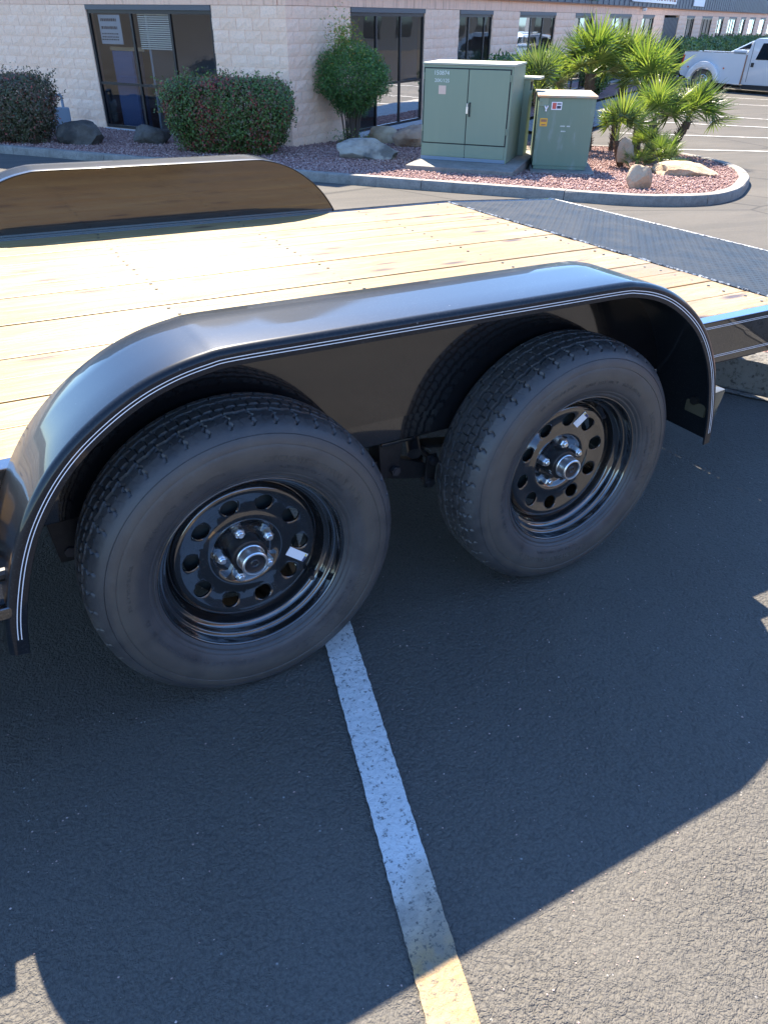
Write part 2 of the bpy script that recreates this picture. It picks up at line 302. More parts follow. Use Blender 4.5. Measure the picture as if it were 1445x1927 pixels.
    # rocks
    def rock(name, a, b, d, dark):
        m = mat(name, rough=0.9, spec=0.25); n = N(m); g = n.geo(); c = n.mix(n.ramp(n.noise(g, 4.5, 6, 0.65), [(0.35, 0), (0.65, 1)]), a, b)
        c = n.mix(n.ramp(n.noise(g, 2.6, 4), [(0.50, 0), (0.60, dark)]), c, d); n.col(c); n.bump(n.noise(g, 14, 7, 0.7), 1.0, 0.035); return m
    M['rock_dark'] = rock('rock_dark', (0.075, 0.068, 0.060), (0.135, 0.122, 0.108), (0.04, 0.038, 0.036), 0.8)
    M['rock_grey'] = rock('rock_grey', (0.30, 0.27, 0.23), (0.40, 0.365, 0.31), (0.12, 0.115, 0.11), 0.85)
    M['rock_tan'] = rock('rock_tan', (0.42, 0.31, 0.20), (0.54, 0.42, 0.29), (0.30, 0.21, 0.13), 0.5)
    M['rock_pink'] = rock('rock_pink', (0.36, 0.23, 0.16), (0.46, 0.34, 0.25), (0.22, 0.14, 0.10), 0.6)
    m = M['gravel'] = mat('gravel', rough=0.9); n = N(m); at = n.n('ShaderNodeAttribute', attribute_name='tint')
    n.col(n.ramp(at.outputs['Fac'], [(0, (0.138, 0.076, 0.068)), (0.3, (0.245, 0.141, 0.123)), (0.6, (0.341, 0.210, 0.183)), (0.85, (0.428, 0.297, 0.262)), (1, (0.554, 0.448, 0.403))]))
    m = M['bed_soil'] = mat('bed_soil', rough=0.95); n = N(m); g = n.geo(); n.col(n.mix(n.voro(g, 30, out='Color'), (0.143, 0.072, 0.064), (0.317, 0.195, 0.170))); n.bump(n.voro(g, 30), 0.8, 0.03)
    # vehicle
    M['truck_white'] = mat('truck_white', (0.60, 0.62, 0.63), 0.28, coat=1.0)
    M['truck_glass'] = mat('truck_glass', (0.012, 0.018, 0.026), 0.05, spec=0.8)
    M['truck_dark'] = mat('truck_dark', (0.02, 0.02, 0.022), 0.5)
    M['chrome'] = mat('chrome', (0.6, 0.6, 0.6), 0.15, 1.0)
    M['tail_red'] = mat('tail_red', (0.45, 0.015, 0.01), 0.2, coat=1.0)
    M['orange_lamp'] = mat('orange_lamp', (0.6, 0.16, 0.05), 0.3)
    M['sign_white'] = mat('sign_white', (0.72, 0.73, 0.75), 0.5)
    M['sign_brown'] = mat('sign_brown', (0.30, 0.15, 0.09), 0.6)
    M['sign_green'] = mat('sign_green', (0.02, 0.22, 0.19), 0.6)
    M['pipe_blue'] = mat('pipe_grey', (0.22, 0.27, 0.32), 0.5)
make_materials()
cior(M['wheel_paint'], 1.85); cior(M['black_paint'], 1.75); cior(M['plate_paint'], 1.7)

# ---------------------------------------------------------------- mesh helpers
class MB:
    def __init__(s): s.v = []; s.f = []; s.mi = []
    def add(s, vs, fs, mi=0):
        o = len(s.v); s.v.extend([tuple(x) for x in vs]); s.f.extend([tuple(i+o for i in f) for f in fs]); s.mi.extend([mi]*len(fs)); return s
    def box(s, a, b, mi=0, T=None):
        x0, y0, z0 = a; x1, y1, z1 = b
        vs = [(x0,y0,z0),(x1,y0,z0),(x1,y1,z0),(x0,y1,z0),(x0,y0,z1),(x1,y0,z1),(x1,y1,z1),(x0,y1,z1)]
        if T is not None: vs = [T @ Vector(v) for v in vs]
        return s.add(vs, [(0,3,2,1),(4,5,6,7),(0,1,5,4),(1,2,6,5),(2,3,7,6),(3,0,4,7)], mi)
    def lathe(s, prof, n=48, axis='Y', c=(0,0,0), mi=0, closed=False, ph=0.0):
        k = len(prof); vs = []
        for i in range(n):
            a = 2*PI*i/n+ph; ca, sa = math.cos(a), math.sin(a)
            for r, h in prof:
                if axis == 'Y': vs.append((c[0]+r*ca, c[1]+h, c[2]+r*sa))
                elif axis == 'Z': vs.append((c[0]+r*ca, c[1]+r*sa, c[2]+h))
                else: vs.append((c[0]+h, c[1]+r*ca, c[2]+r*sa))
        fs = []
        for i in range(n):
            j = (i+1) % n
            for q in range(k-1 if not closed else k):
                q2 = (q+1) % k
                fs.append((i*k+q, j*k+q, j*k+q2, i*k+q2) if axis != 'Y' else (i*k+q, i*k+q2, j*k+q2, j*k+q))
        return s.add(vs, fs, mi)
    def cyl(s, p0, p1, r0, r1=None, n=12, mi=0, caps=True):
        p0, p1 = Vector(p0), Vector(p1); r1 = r0 if r1 is None else r1
        d = (p1-p0).normalized(); a = d.orthogonal().normalized(); b = d.cross(a)
        vs = []
        for p, r in ((p0, r0), (p1, r1)):
            for i in range(n):
                t = 2*PI*i/n; vs.append(p+r*(math.cos(t)*a+math.sin(t)*b))
        fs = [(i, (i+1) % n, n+(i+1) % n, n+i) for i in range(n)]
        if caps: fs += [tuple(reversed(range(n))), tuple(range(n, 2*n))]
        return s.add(vs, fs, mi)
    def prism(s, poly, y0, y1, plane='XZ', mi=0):
        k = len(poly)
        f = {'XZ': lambda a, b, c: (a, c, b), 'XY': lambda a, b, c: (a, b, c), 'YZ': lambda a, b, c: (c, a, b)}[plane]
        vs = [f(a, b, y0) for a, b in poly]+[f(a, b, y1) for a, b in poly]
        fs = [tuple(range(k)), tuple(reversed(range(k, 2*k)))]+[(i, i+k, (i+1) % k+k, (i+1) % k) for i in range(k)]
        return s.add(vs, fs, mi)
    def mesh(s, name, mats, smooth=None, bevel=None):
        m = bpy.data.meshes.new(name); m.from_pydata(s.v, [], s.f)
        for x in (mats if isinstance(mats, (list, tuple)) else [mats]): m.materials.append(M[x])
        m.polygons.foreach_set('material_index', s.mi)
        m.validate(); 
        import bmesh
        bm = bmesh.new(); bm.from_mesh(m)
        bmesh.ops.remove_doubles(bm, verts=bm.verts, dist=1e-5)
        if bevel:
            es = [e for e in bm.edges if len(e.link_faces) == 2 and e.calc_face_angle(0) > 0.6]
            bmesh.ops.bevel(bm, geom=es, offset=bevel, segments=2, profile=0.6, affect='EDGES', clamp_overlap=True)
        bmesh.ops.recalc_face_normals(bm, faces=bm.faces); bm.to_mesh(m); bm.free()
        if smooth:
            m.shade_smooth(); m.set_sharp_from_angle(angle=math.radians(smooth))
        return m
    def obj(s, name, mats, parent=None, smooth=None, bevel=None, kind=None, label=None):
        return link(name, s.mesh(name, mats, smooth, bevel), parent, kind, label)
def link(name, mesh, parent=None, kind=None, label=None, mw=None):
    o = bpy.data.objects.new(name, mesh); C.objects.link(o)
    if parent is not None: o.parent = parent
    if mw is not None: o.matrix_local = mw
    if kind: o['kind'] = kind
    if label: o['label'] = label
    return o
def tag(o, label, cat, group=None):
    o['label'] = label; o['category'] = cat
    if group: o['group'] = group
    return o
def thing(name, label, cat, loc=(0, 0, 0), group=None, mw=None):
    o = bpy.data.objects.new(name, None); C.objects.link(o); o.empty_display_size = 0.1
    if mw is not None: o.matrix_world = mw
    else: o.location = loc
    return tag(o, label, cat, group)
def npmesh(name, V, F, mats, tint=None, smooth=False):
    """V (n,3), F (m,k) arrays; tint per face"""
    V = np.asarray(V, np.float32); F = np.asarray(F, np.int32); k = F.shape[1]
    m = bpy.data.meshes.new(name); m.vertices.add(len(V)); m.vertices.foreach_set('co', V.ravel())
    m.loops.add(F.size); m.loops.foreach_set('vertex_index', F.ravel())
    m.polygons.add(len(F)); m.polygons.foreach_set('loop_start', np.arange(0, F.size, k, dtype=np.int32)); m.polygons.foreach_set('loop_total', np.full(len(F), k, np.int32))
    for x in (mats if isinstance(mats, (list, tuple)) else [mats]): m.materials.append(M[x])
    if tint is not None:
        a = m.attributes.new('tint', 'FLOAT', 'FACE'); a.data.foreach_set('value', np.asarray(tint, np.float32))
    m.update(calc_edges=True); m.validate()
    if smooth: m.shade_smooth()
    return m
def text_mesh(s, size, matname, extrude=0.002):
    cu = bpy.data.curves.new('txt', 'FONT'); cu.body = s; cu.size = size; cu.extrude = extrude; cu.resolution_u = 2; cu.align_x = 'LEFT'
    o = bpy.data.objects.new('txt', cu); C.objects.link(o); bpy.context.view_layer.update()
    m = bpy.data.meshes.new_from_object(o.evaluated_get(bpy.context.evaluated_depsgraph_get())); bpy.data.objects.remove(o); bpy.data.curves.remove(cu)
    m.materials.clear(); m.materials.append(M[matname]); return m

# ---------------------------------------------------------------- terrain
HD = (math.sin(0.5275), math.cos(0.5275))
GD = [-60, 0, 4, 8, 12, 16, 22, 28, 36, 45, 60, 120, 400]; GZ = [0, 0, 0, -.12, -.26, -.25, .06, .29, .60, .95, 1.5, 3.8, 14]
def gz(x, y): return float(np.interp((x-CAM.x)*HD[0]+(y-CAM.y)*HD[1], GD, GZ))
def G(x, y, off=0.0): return Vector((x, y, gz(x, y)+off))
def sheet_strip(name, drange, lat, material, off=0.0, kind='structure', nd=60, fx=None):
    V = []; F = []
    ds = sorted(set(list(np.linspace(drange[0], drange[1], nd))+[d for d in GD if drange[0] < d < drange[1]]))
    ls = lat
    for d in ds:
        for l in ls:
            x = CAM.x+HD[0]*d+HD[1]*l; y = CAM.y+HD[1]*d-HD[0]*l
            V.append((x, y, float(np.interp(d, GD, GZ))+off))
    k = len(ls)
    for i in range(len(ds)-1):
        for j in range(k-1): F.append((i*k+j, i*k+j+1, (i+1)*k+j+1, (i+1)*k+j))
    return link(name, npmesh(name, V, F, material), None, kind)
sheet_strip('ground', (-60, 400), np.linspace(-320, 320, 9), 'old_asphalt', -0.004, nd=80)
# dark seal-coated parking bay the trailer stands in: its far border runs parallel to the parking line's cross direction
def poly_sheet(name, pts, material, off, kind='structure'):
    import bmesh
    bm = bmesh.new(); vs = [bm.verts.new((x, y, 0)) for x, y in pts]; bm.faces.new(vs)
    bmesh.ops.triangulate(bm, faces=bm.faces)
    # cut along the terrain's knots so that the sheet follows the ground
    for d in GD[1:-2]:
        co = Vector((CAM.x+HD[0]*d, CAM.y+HD[1]*d, 0))
        bmesh.ops.bisect_plane(bm, geom=bm.verts[:]+bm.edges[:]+bm.faces[:], plane_co=co, plane_no=(HD[0], HD[1], 0))
    for v in bm.verts: v.co.z = gz(v.co.x, v.co.y)+off
    bmesh.ops.recalc_face_normals(bm, faces=bm.faces)
    if sum(f.normal.z for f in bm.faces) < 0: bmesh.ops.reverse_faces(bm, faces=bm.faces)
    m = bpy.data.meshes.new(name); bm.to_mesh(m); bm.free(); m.materials.append(M[material])
    return link(name, m, None, kind)
poly_sheet('parking_bay', [(-9, -6), (6, -6), (2.60, 0.40), (2.45, 0.81), (1.2, 3.6), (-2.0, 4.2), (-9, 3.6)], 'asphalt', 0.0)
LD = Vector((-0.235, -0.867)).normalized(); LP = Vector((0.215, 0.09)); LW = 0.0385
ln = Vector((-LD.y, LD.x))
nseg = 420; Vv = []; Ff = []
rr = random.Random(3)
for i in range(nseg+1):
    c = LP+LD*(-2.2+4.6*i/nseg)
    e1 = c+ln*(LW+rr.uniform(-.0011, .0011)); e2 = c-ln*(LW+rr.uniform(-.0011, .0011))
    Vv += [(e1.x, e1.y, 0.004), (e2.x, e2.y, 0.004)]
    if i: Ff.append((2*i-2, 2*i-1, 2*i+1, 2*i))
link('parking_line', npmesh('parking_line', Vv, Ff, 'line_paint'), None, 'structure')

def ribbon(name, a, b, wd, material, off=0.004):
    a, b = Vector(a), Vector(b); L = (b-a).length; d = (b-a)/L; nrm = Vector((-d.y, d.x)); k = max(2, int(L/0.5)); V = []; F = []
    for i in range(k+1):
        c = a+d*L*i/k
        for s in (1, -1): q = c+nrm*s*wd/2; V.append((q.x, q.y, gz(q.x, q.y)+off))
        if i: F.append((2*i-2, 2*i-1, 2*i+1, 2*i))
    return link(name, npmesh(name, V, F, material), None, 'structure')
for a, b in (((11.55, 10.53), (15.9, 8.22)), ((12.95, 12.14), (17.3, 9.38)), ((14.5, 13.8), (19.2, 9.93)), ((16.0, 15.5), (20.6, 10.3)), ((19.0, 18.2), (24.5, 11.7)), ((20.6, 20.0), (26.5, 12.9)), ((23.0, 22.5), (29.5, 14.2))):
    ribbon('parking_marking', a, b, 0.08, 'far_line')

# ---------------------------------------------------------------- trailer
TR = thing('flatbed_trailer', 'black tandem axle flatbed trailer with pine plank deck and two fenders', 'trailer', (0, 0, 0))
TR.rotation_euler = (0, -math.atan(0.0097), 0)
DZ = 0.575; Y0, Y1 = 0.236, 2.170; RY0, RY1 = 0.190, 2.216; XB = 1.885; XF = -2.6; XE = 2.60; ZE = 0.540
def zdeck(x): return DZ if x <= XB else DZ+(ZE-DZ)*(x-XB)/(XE-XB)
# planks
NB = 14; bw = (Y1-Y0)/NB
for i in range(NB):
    ya, yb = Y0+i*bw+0.0016, Y0+(i+1)*bw-0.0016
    rr = random.Random(50+i); dz = rr.uniform(-.0012, .0012)
    mb = MB(); mb.box((XF, ya, DZ-0.038+dz), (XB-0.004-rr.uniform(0, .004), yb, DZ+dz))
    o = mb.obj('deck_board', 'pine', TR, bevel=0.003)
# screws along each crossmember
mb = MB(); rr = random.Random(9)
for xs in np.arange(-2.3, XB, 0.61).tolist()+[XB-0.07]:
    for i in range(NB):
        for fy in (0.25, 0.75):
            mb.lathe([(0.0, 0.0018), (0.0045, 0.0016), (0.0055, 0.0)], 8, 'Z', (xs+rr.uniform(-.012, .012), Y0+(i+fy)*bw+rr.uniform(-.006, .006), DZ))
mb.obj('deck_screws', 'chassis', TR, kind='stuff')
# side rails: steel channel, web on the outside
for yo, yi, s in ((RY0, Y0, 1), (RY1, Y1, -1)):
    mb = MB()
    def chan(x0, z0, x1, z1):
        t = 0.006; h = 0.138
        prof = [(0, 0), (1, 0), (1, -t/h), (t/0.044, -t/h*1.3), (t/0.044, -1+t/h*1.3), (1, -1+t/h), (1, -1), (0, -1)]
        vs = []
        for x, z in ((x0, z0), (x1, z1)):
            for a, b in prof: vs.append((x, yo+s*(a*abs(yi-yo-0.002*s)), z+b*h))
        k = len(prof); fs = [tuple(range(k)), tuple(reversed(range(k, 2*k)))]+[(i, (i+1) % k, (i+1) % k+k, i+k) for i in range(k)]
        mb.add(vs, fs)
    chan(XF, DZ+0.002, XB, DZ+0.002); chan(XB, DZ+0.002, XE, ZE+0.002)
    mb.obj('side_rail', 'black_paint', TR, bevel=0.003)
# pinstripes on the near rail (flat tape on the web)
mb = MB()
for off in (0.013, 0.0175, 0.1075, 0.1125):
    for (x0, z0, x1, z1) in ((1.0, DZ, XB, DZ), (XB, DZ, XE, ZE)):
        yy = RY0-0.0006
        mb.add([(x0, yy, z0-off), (x1, yy, z1-off), (x1, yy, z1-off-0.0015), (x0, yy, z0-off-0.0015)], [(0, 1, 2, 3)])
mb.obj('pinstripe', 'white_vinyl', TR)
# crossmembers under the deck and inner mains
for x in np.arange(-2.3, XB, 0.61):
    mb = MB(); mb.box((x-0.03, Y0+0.01, DZ-0.115), (x+0.03, Y1-0.01, DZ-0.040)); mb.obj('crossmember', 'chassis', TR)
# tread plate dovetail with raised diamonds
mb = MB(); t = 0.005
mb.add([(XB+0.004, Y0+0.002, DZ), (XE, Y0+0.002, ZE), (XE, Y1-0.002, ZE), (XB+0.004, Y1-0.002, DZ), (XB+0.004, Y0+0.002, DZ-t), (XE, Y0+0.002, ZE-t), (XE, Y1-0.002, ZE-t), (XB+0.004, Y1-0.002, DZ-t)],
       [(0, 1, 2, 3), (7, 6, 5, 4), (0, 4, 5, 1), (1, 5, 6, 2), (2, 6, 7, 3), (3, 7, 4, 0)])
DV = mb.obj('dovetail_plate', 'tread_plate', TR)
V = []; F = []; sl = (ZE-DZ)/(XE-XB); ix = 0
sp = 0.022
for i in range(int((XE-XB-0.02)/sp)):
    for j in range(int((Y1-Y0-0.02)/sp)):
        cx, cy = XB+0.018+i*sp, Y0+0.016+j*sp; cz = DZ+sl*(cx-XB)
        a = PI/4 if (i+j) % 2 else -PI/4; ca, sa = math.cos(a), math.sin(a); L, W, Hh = 0.0090, 0.0030, 0.0011
        for u, v_, h in ((-L, 0, 0), (0, -W, 0), (L, 0, 0), (0, W, 0), (-L*.45, 0, Hh), (L*.45, 0, Hh)):
            px_, py_ = cx+u*ca-v_*sa, cy+u*sa+v_*ca; V.append((px_, py_, cz+h+sl*(u*ca-v_*sa)+0.0001))
        b = ix*6; F += [(b, b+1, b+4), (b+1, b+5, b+4), (b+1, b+2, b+5), (b+2, b+3, b+5), (b+3, b+4, b+5), (b+3, b, b+4)]; ix += 1
link('tread_diamonds', npmesh('tread_diamonds', V, F, 'tread_plate'), DV, 'stuff')
# ragged weld bead between wood and plate, scuffed rear edge
mb = MB(); rr = random.Random(4); ys = np.linspace(Y0, Y1, 150)
for a, b in zip(ys[:-1], ys[1:]):
    if rr.random() < 0.75: mb.cyl((XB+0.002+rr.uniform(-.002, .002), a, DZ+0.001), (XB+0.002+rr.uniform(-.002, .002), b, DZ+0.001), rr.uniform(.0025, .005), n=5)
mb.obj('weld_bead', 'worn_steel', TR, kind='stuff')
mb = MB(); mb.box((XE, Y0-0.04, ZE-0.10), (XE+0.012, Y1+0.04, ZE+0.003)); mb.obj('rear_edge', 'worn_steel', TR, bevel=0.002)

# fenders: lip-bottom half profile (u from the centre, z) resampled smoothly
FX = 0.430
HP = [(0.0, .779), (.25, .779), (.44, .779), (.49, .7745), (.545, .7625), (.60, .742), (.655, .711), (.71, .670), (.755, .6235), (.795, .566), (.825, .505), (.849, .435), (.864, .376), (.873, .316)]
def catmull(P, n=5):
    out = []
    for i in range(len(P)-1):
        p0 = P[max(i-1, 0)]; p1 = P[i]; p2 = P[i+1]; p3 = P[min(i+2, len(P)-1)]
        for k in range(n):
            t = k/n
            out.append(tuple(0.5*((2*b)+(-a+c)*t+(2*a-5*b+4*c-d)*t*t+(-a+3*b-3*c+d)*t**3) for a, b, c, d in zip(p0, p1, p2, p3)))
    out.append(P[-1]); return out
right = catmull(HP, 5); full = [(-u, z) for u, z in reversed(right)][:-1]+right
full = [(FX+u, z) for u, z in full]
def normals(P):
    out = []
    for i in range(len(P)):
        a = P[max(i-1, 0)]; b = P[min(i+1, len(P)-1)]; tx, tz = b[0]-a[0], b[1]-a[1]; L = math.hypot(tx, tz); out.append((-tz/L, tx/L))
    return out
fn = normals(full)
YO, YI = -0.021, 0.193; R = 0.014; TH = 0.034
sec = [(YO+0.004, 0.0), (YO, 0.0015), (YO, 0.010), (YO, TH-R)]+[(YO+R-R*math.cos(a), TH-R+R*math.sin(a)) for a in np.linspace(0.2, PI/2, 7)]+[(0.06, TH), (0.13, TH), (YI-0.002, TH), (YI, TH-0.0008)]
inner = [(YI, TH-0.005), (0.10, TH-0.005), (YO+R, TH-0.005), (YO+0.006, TH-R), (YO+0.005, 0.002)]
loop = sec+inner
def fender(mir):
    f = (lambda y: 2.406-y) if mir else (lambda y: y)
    F_ = bpy.data.objects.new('fender', None)
    mb = MB(); k = len(loop)
    vs = [(p[0]+n_[0]*o, f(y), p[1]+n_[1]*o) for p, n_ in zip(full, fn) for y, o in loop]
    fs = [(i*k+j, i*k+(j+1) % k, (i+1)*k+(j+1) % k, (i+1)*k+j) for i in range(len(full)-1) for j in range(k)]
    fs += [tuple(range(k)), tuple(reversed(range((len(full)-1)*k, len(full)*k)))]
    mb.add(vs, fs)
    o = mb.obj('fender', 'fender_paint', TR, smooth=35)
    # inner side plate standing on the rail
    top = [(p[0]+n_[0]*(TH-0.003), p[1]+n_[1]*(TH-0.003)) for p, n_ in zip(full, fn)]
    poly = [q for q in top if q[1] > 0.507]
    mb = MB(); y0_, y1_ = (f(0.1853), f(0.1887))
    kk = len(poly)
    vs = [(x, y0_, z) for x, z in poly]+[(x, y0_, 0.503) for x, z in poly]+[(x, y1_, z) for x, z in poly]+[(x, y1_, 0.503) for x, z in poly]
    fs = []
    for i in range(kk-1):
        fs += [(i, i+1, kk+i+1, kk+i), (2*kk+i, 3*kk+i, 3*kk+i+1, 2*kk+i+1), (i, 2*kk+i, 2*kk+i+1, i+1)]
    mb.add(vs, fs); mb.obj('side_plate', 'plate_paint', o)
    # pinstripes
    st = MB()
    i0, i1 = 3, len(full)-4
    for off in (0.0105, 0.0160):
        vs = []; fs = []
        for q, i in enumerate(range(i0, i1+1)):
            p, n_ = full[i], fn[i]
            for oo in (off, off+0.0015):
                yv = YO-0.0006
                if oo > TH-R: yv = YO+R-math.sqrt(max(R*R-(oo-TH+R)**2, 0))-0.0006
                vs.append((p[0]+n_[0]*oo, f(yv), p[1]+n_[1]*oo))
            if q: fs.append((2*q-2, 2*q-1, 2*q+1, 2*q))
        st.add(vs, fs)
    st.obj('pinstripe', 'white_vinyl', o)
    return o
f1 = fender(False); f1['label'] = 'near fender over the two wheels, glossy black with white pinstripes'
f2 = fender(True); f2['label'] = 'far fender across the deck'
# marker lights behind the fender tails
def marker(name, c, sx, sy, sz, m1, lab):
    mb = MB(); x, y, z = c
    mb.prism([(x-sx, z-sz*0.9), (x+sx*.6, z-sz), (x+sx, z+sz), (x-sx, z+sz*.85)], y-sy, y+sy)
    return mb.obj(name, m1, TR, bevel=0.006, smooth=40, label=lab)
marker('marker_light', (1.348, 0.045, 0.417), 0.034, 0.034, 0.040, 'light_housing', 'rear marker light box behind the fender tail')
marker('marker_light', (-0.500, 0.030, 0.46), 0.030, 0.034, 0.036, 'amber_lens', 'front marker light in the sun')
mb = MB(); mb.box((-1.25, -.02, .398), (-.438, .186, .422)); mb.obj('added_shadow_slab', 'black_paint', TR, bevel=.004)  # added slab ahead of the fender, there only to cast shadow on the ground
mb = MB(); mb.cyl((1.30, 0.045, 0.425), (1.32, 0.045, 0.425), 0.012, n=10); mb.cyl((-0.47, 0.03, 0.46), (-0.44, 0.03, 0.46), 0.012, n=10); mb.obj('light_bracket', 'chassis', TR)

# wheels
TRD, TW = 0.3349, 0.191
def tyre_mesh():
    pitch_n = 46; sub = 20; NS = pitch_n*sub
    # profile: (radius, y, kind) kind 0 plain, 1 tread zone, 2 shoulder flank
    P = []
    for r, y in [(.198, .030), (.2005, .0235), (.2045, .0195), (.2075, .0165), (.2085, .0150), (.2105, .0146), (.2115, .0160), (.2135, .0154), (.2160, .0118), (.2195, .0098), (.2215, .0096), (.2225, .0085), (.232, .0052), (.242, .0025), (.250, .0012), (.256, .0004), (.262, 0.), (.269, .0002), (.276, .0010), (.2815, .0022), (.2830, .0030), (.2838, .0018), (.286, .0020), (.292, .0036), (.298, .0056), (.3025, .0076), (.3032, .0090), (.3040, .0078), (.307, .0096), (.311, .0120), (.3145, .0148), (.3175, .0176)]:
        P.append((r, y, 0))
    for r, y in [(.3200, .0204), (.3222, .0232), (.3243, .0262), (.3261, .0290), (.3278, .0316)]: P.append((r, y, 2))
    ys = np.arange(.0335, TW-.0335+1e-6, .00155)
    for y in ys:
        q = abs(y-TW/2)/(TW/2-.0335); P.append((.3349-.0058*q**3.0, y, 1))
    left = [(r, TW-y, k) for r, y, k in reversed(P[:37])]
    P = P+[p for i, p in enumerate(left) if i < 5 or i % 3 == 0 or i == len(left)-1]
    r0 = np.array([p[0] for p in P]); y0 = np.array([p[1] for p in P]); kd = np.array([p[2] for p in P])
    th = np.arange(NS)*2*PI/NS
    ph = (np.arange(NS) % sub)/sub; cell = np.arange(NS)//sub
    tri = np.abs(ph*2-1)*2-1                     # zigzag -1..1
    RR = np.repeat(r0[None, :], NS, 0); 
    for j, (r, y, k) in enumerate(P):
        dep = np.zeros(NS)
        if k in (1, 2) and y < TW-0.03 or k == 1:
            yy = min(y, TW-y); side = 1 if y < TW/2 else -1
            # grooves: outer pair at 0.056 from the edge, inner pair at 0.082
            for gy, amp, wd, dp, shf in ((0.0560, .0022, .0040, .0095, 0.0), (0.0800, .0022, .0036, .0095, 0.5)):
                for gg, s2 in ((gy, 1), (TW-gy, -1)):
                    z = np.abs(((ph+shf) % 1.0)*2-1)*2-1
                    d_ = np.abs(y-(gg+amp*z))
                    dep = np.maximum(dep, np.clip((wd-d_)/0.0008, 0, 1)*dp)
            if k == 1 and yy > 0.0585:           # lateral sipes in the ribs with a notch
                rib = int((y-0.056)/0.024); sh = (0.0, 0.5, 0.25, 0.75)[rib % 4]
                pos = (ph*2+sh) % 1.0; d_ = np.minimum(pos, 1-pos)*0.0229
                near = min(abs(y-g_) for g_ in (0.056, 0.080, TW-.056, TW-.080)) < 0.0065
                w_ = 0.0022 if near else 0.0011
                dep = np.maximum(dep, np.clip((w_-d_)/0.0009+0.25, 0, 1)*(0.006 if near else .0038))
            if yy < 0.0520 and y < TW/2 or (k == 1 and yy < 0.052):   # shoulder: wide zigzag notches alternating with thin sipes
                wob = 0.0032*math.sin(yy*430)
                pos = (ph-wob/0.0457) % 1.0; d_ = np.minimum(pos, 1-pos)*0.0457
                wide = 0.0030 if yy < 0.047 else .0018
                dep = np.maximum(dep, np.clip((wide-d_)/0.0010, 0, 1)*(0.0070 if k == 1 else 0.0048))
                pos = (ph+0.5-wob/0.0457) % 1.0; d_ = np.minimum(pos, 1-pos)*0.0457
                dep = np.maximum(dep, np.clip((0.0012-d_)/0.0010+.1, 0, 1)*(0.0024 if k == 1 else 0.0012))
        if k == 0 and 0.3045 < r < 0.318 and y < .05:   # fine radial scores below the shoulder
            pos = (ph*2+0.15) % 1.0; d_ = np.minimum(pos, 1-pos)*0.0229
            dep = np.maximum(dep, np.clip((0.0012-d_)/0.0010, 0, 1)*0.0016)
        RR[:, j] -= dep
    YY = np.repeat(y0[None, :], NS, 0)
    # moulded characters: low blocks in two arcs of the outer sidewall
    rs = np.random.RandomState(5)
    for j, (r, y, k) in enumerate(P):
        if k == 0 and y < .05 and 0.228 < r < 0.262:
            for a0, a1, ra, rb in ((20, 78, .248, .262), (100, 160, .248, .262), (196, 255, .236, .248), (280, 345, .232, .246)):
                if ra < r < rb:
                    deg = np.degrees(th); inside = (deg > a0) & (deg < a1)
                    c_ = ((deg-a0)/1.95); fr = c_-np.floor(c_)
                    bits = np.array([((int(q)*7919+int((r-ra)*300)*31) % 5) for q in c_])
                    YY[:, j] -= np.where(inside & (fr > .15) & (fr < .85) & (bits > 9), 0.0012, 0)
    X = RR*np.cos(th)[:, None]; Z = RR*np.sin(th)[:, None]
    V = np.stack([X, YY, Z], 2).reshape(-1, 3); k = len(P)
    # flat contact patch
    V[:, 2] = np.maximum(V[:, 2], -0.3262)
    i = np.arange(NS)[:, None]; j = np.arange(k-1)[None, :]; i2 = (i+1) % NS
    F = np.stack([i*k+j, i*k+j+1, i2*k+j+1, i2*k+j], 2).reshape(-1, 4)
    m = npmesh('tyre', V, F, 'rubber'); m.shade_smooth(); m.set_sharp_from_angle(angle=math.radians(32)); return m
TYRE = tyre_mesh()
def lettering_mesh():
    mb = MB(); rs = random.Random(21)
    def side_y(r): return float(np.interp(r, [.222, .232, .242, .250, .256, .262, .269, .276], [.0085, .0052, .0025, .0012, .0004, 0., .0002, .0010]))
    def st(a0, r0, a1, r1, w_):
        vs = []; da, dr = (a1-a0)*.25, r1-r0; L = math.hypot(da, dr); na, nr = -dr/L*w_/.25, da/L*w_
        for (a, r) in ((a0, r0), (a1, r1)):
            for q in (1, -1):
                aa, rr_ = a+na*q, r+nr*q
                for h in (.0002, -.0009): vs.append((rr_*math.cos(aa), side_y(rr_)+h, rr_*math.sin(aa)))
        mb.add(vs, [(1, 5, 7, 3), (0, 1, 3, 2), (4, 6, 7, 5), (0, 4, 5, 1), (2, 3, 7, 6)])
    for a0, a1, rc, h, wd in ((22, 84, .254, .012, .0011), (100, 150, .247, .007, .0007), (190, 262, .240, .008, .0008), (285, 340, .255, .012, .0011), (158, 182, .262, .006, .0006), (35, 75, .236, .005, .0005), (300, 335, .235, .005, .0005)):
        a = math.radians(a0)
        while a < math.radians(a1):
            w_ = h*.62/rc; lo, hi, mid = rc-h/2, rc+h/2, rc
            if rs.random() > .14:
                segs = [(a, lo, a, hi), (a+w_, lo, a+w_, hi), (a, hi, a+w_, hi), (a, mid, a+w_, mid), (a, lo, a+w_, lo), (a, lo, a+w_, hi)]
                for q in rs.sample(range(6), rs.choice((2, 3, 3))): st(*segs[q], wd)
            a += w_*1.55
    return mb.mesh('lettering', 'rubber')
LETT = lettering_mesh()
def smooth_prof(pts, n=3): return catmull(pts, n)
def disc_y(r):   # wheel centre face
    return float(np.interp(r, [.040, .048, .058, .064, .068, .072, .076, .080, .087, .093, .098, .102, .121, .136, .144, .152, .157, .160, .1635], [.0890, .0888, .0885, .0868, .0842, .0812, .0788, .0777, .0775, .0779, .0785, .0787, .0768, .0738, .0722, .0712, .0730, .0775, .087]))
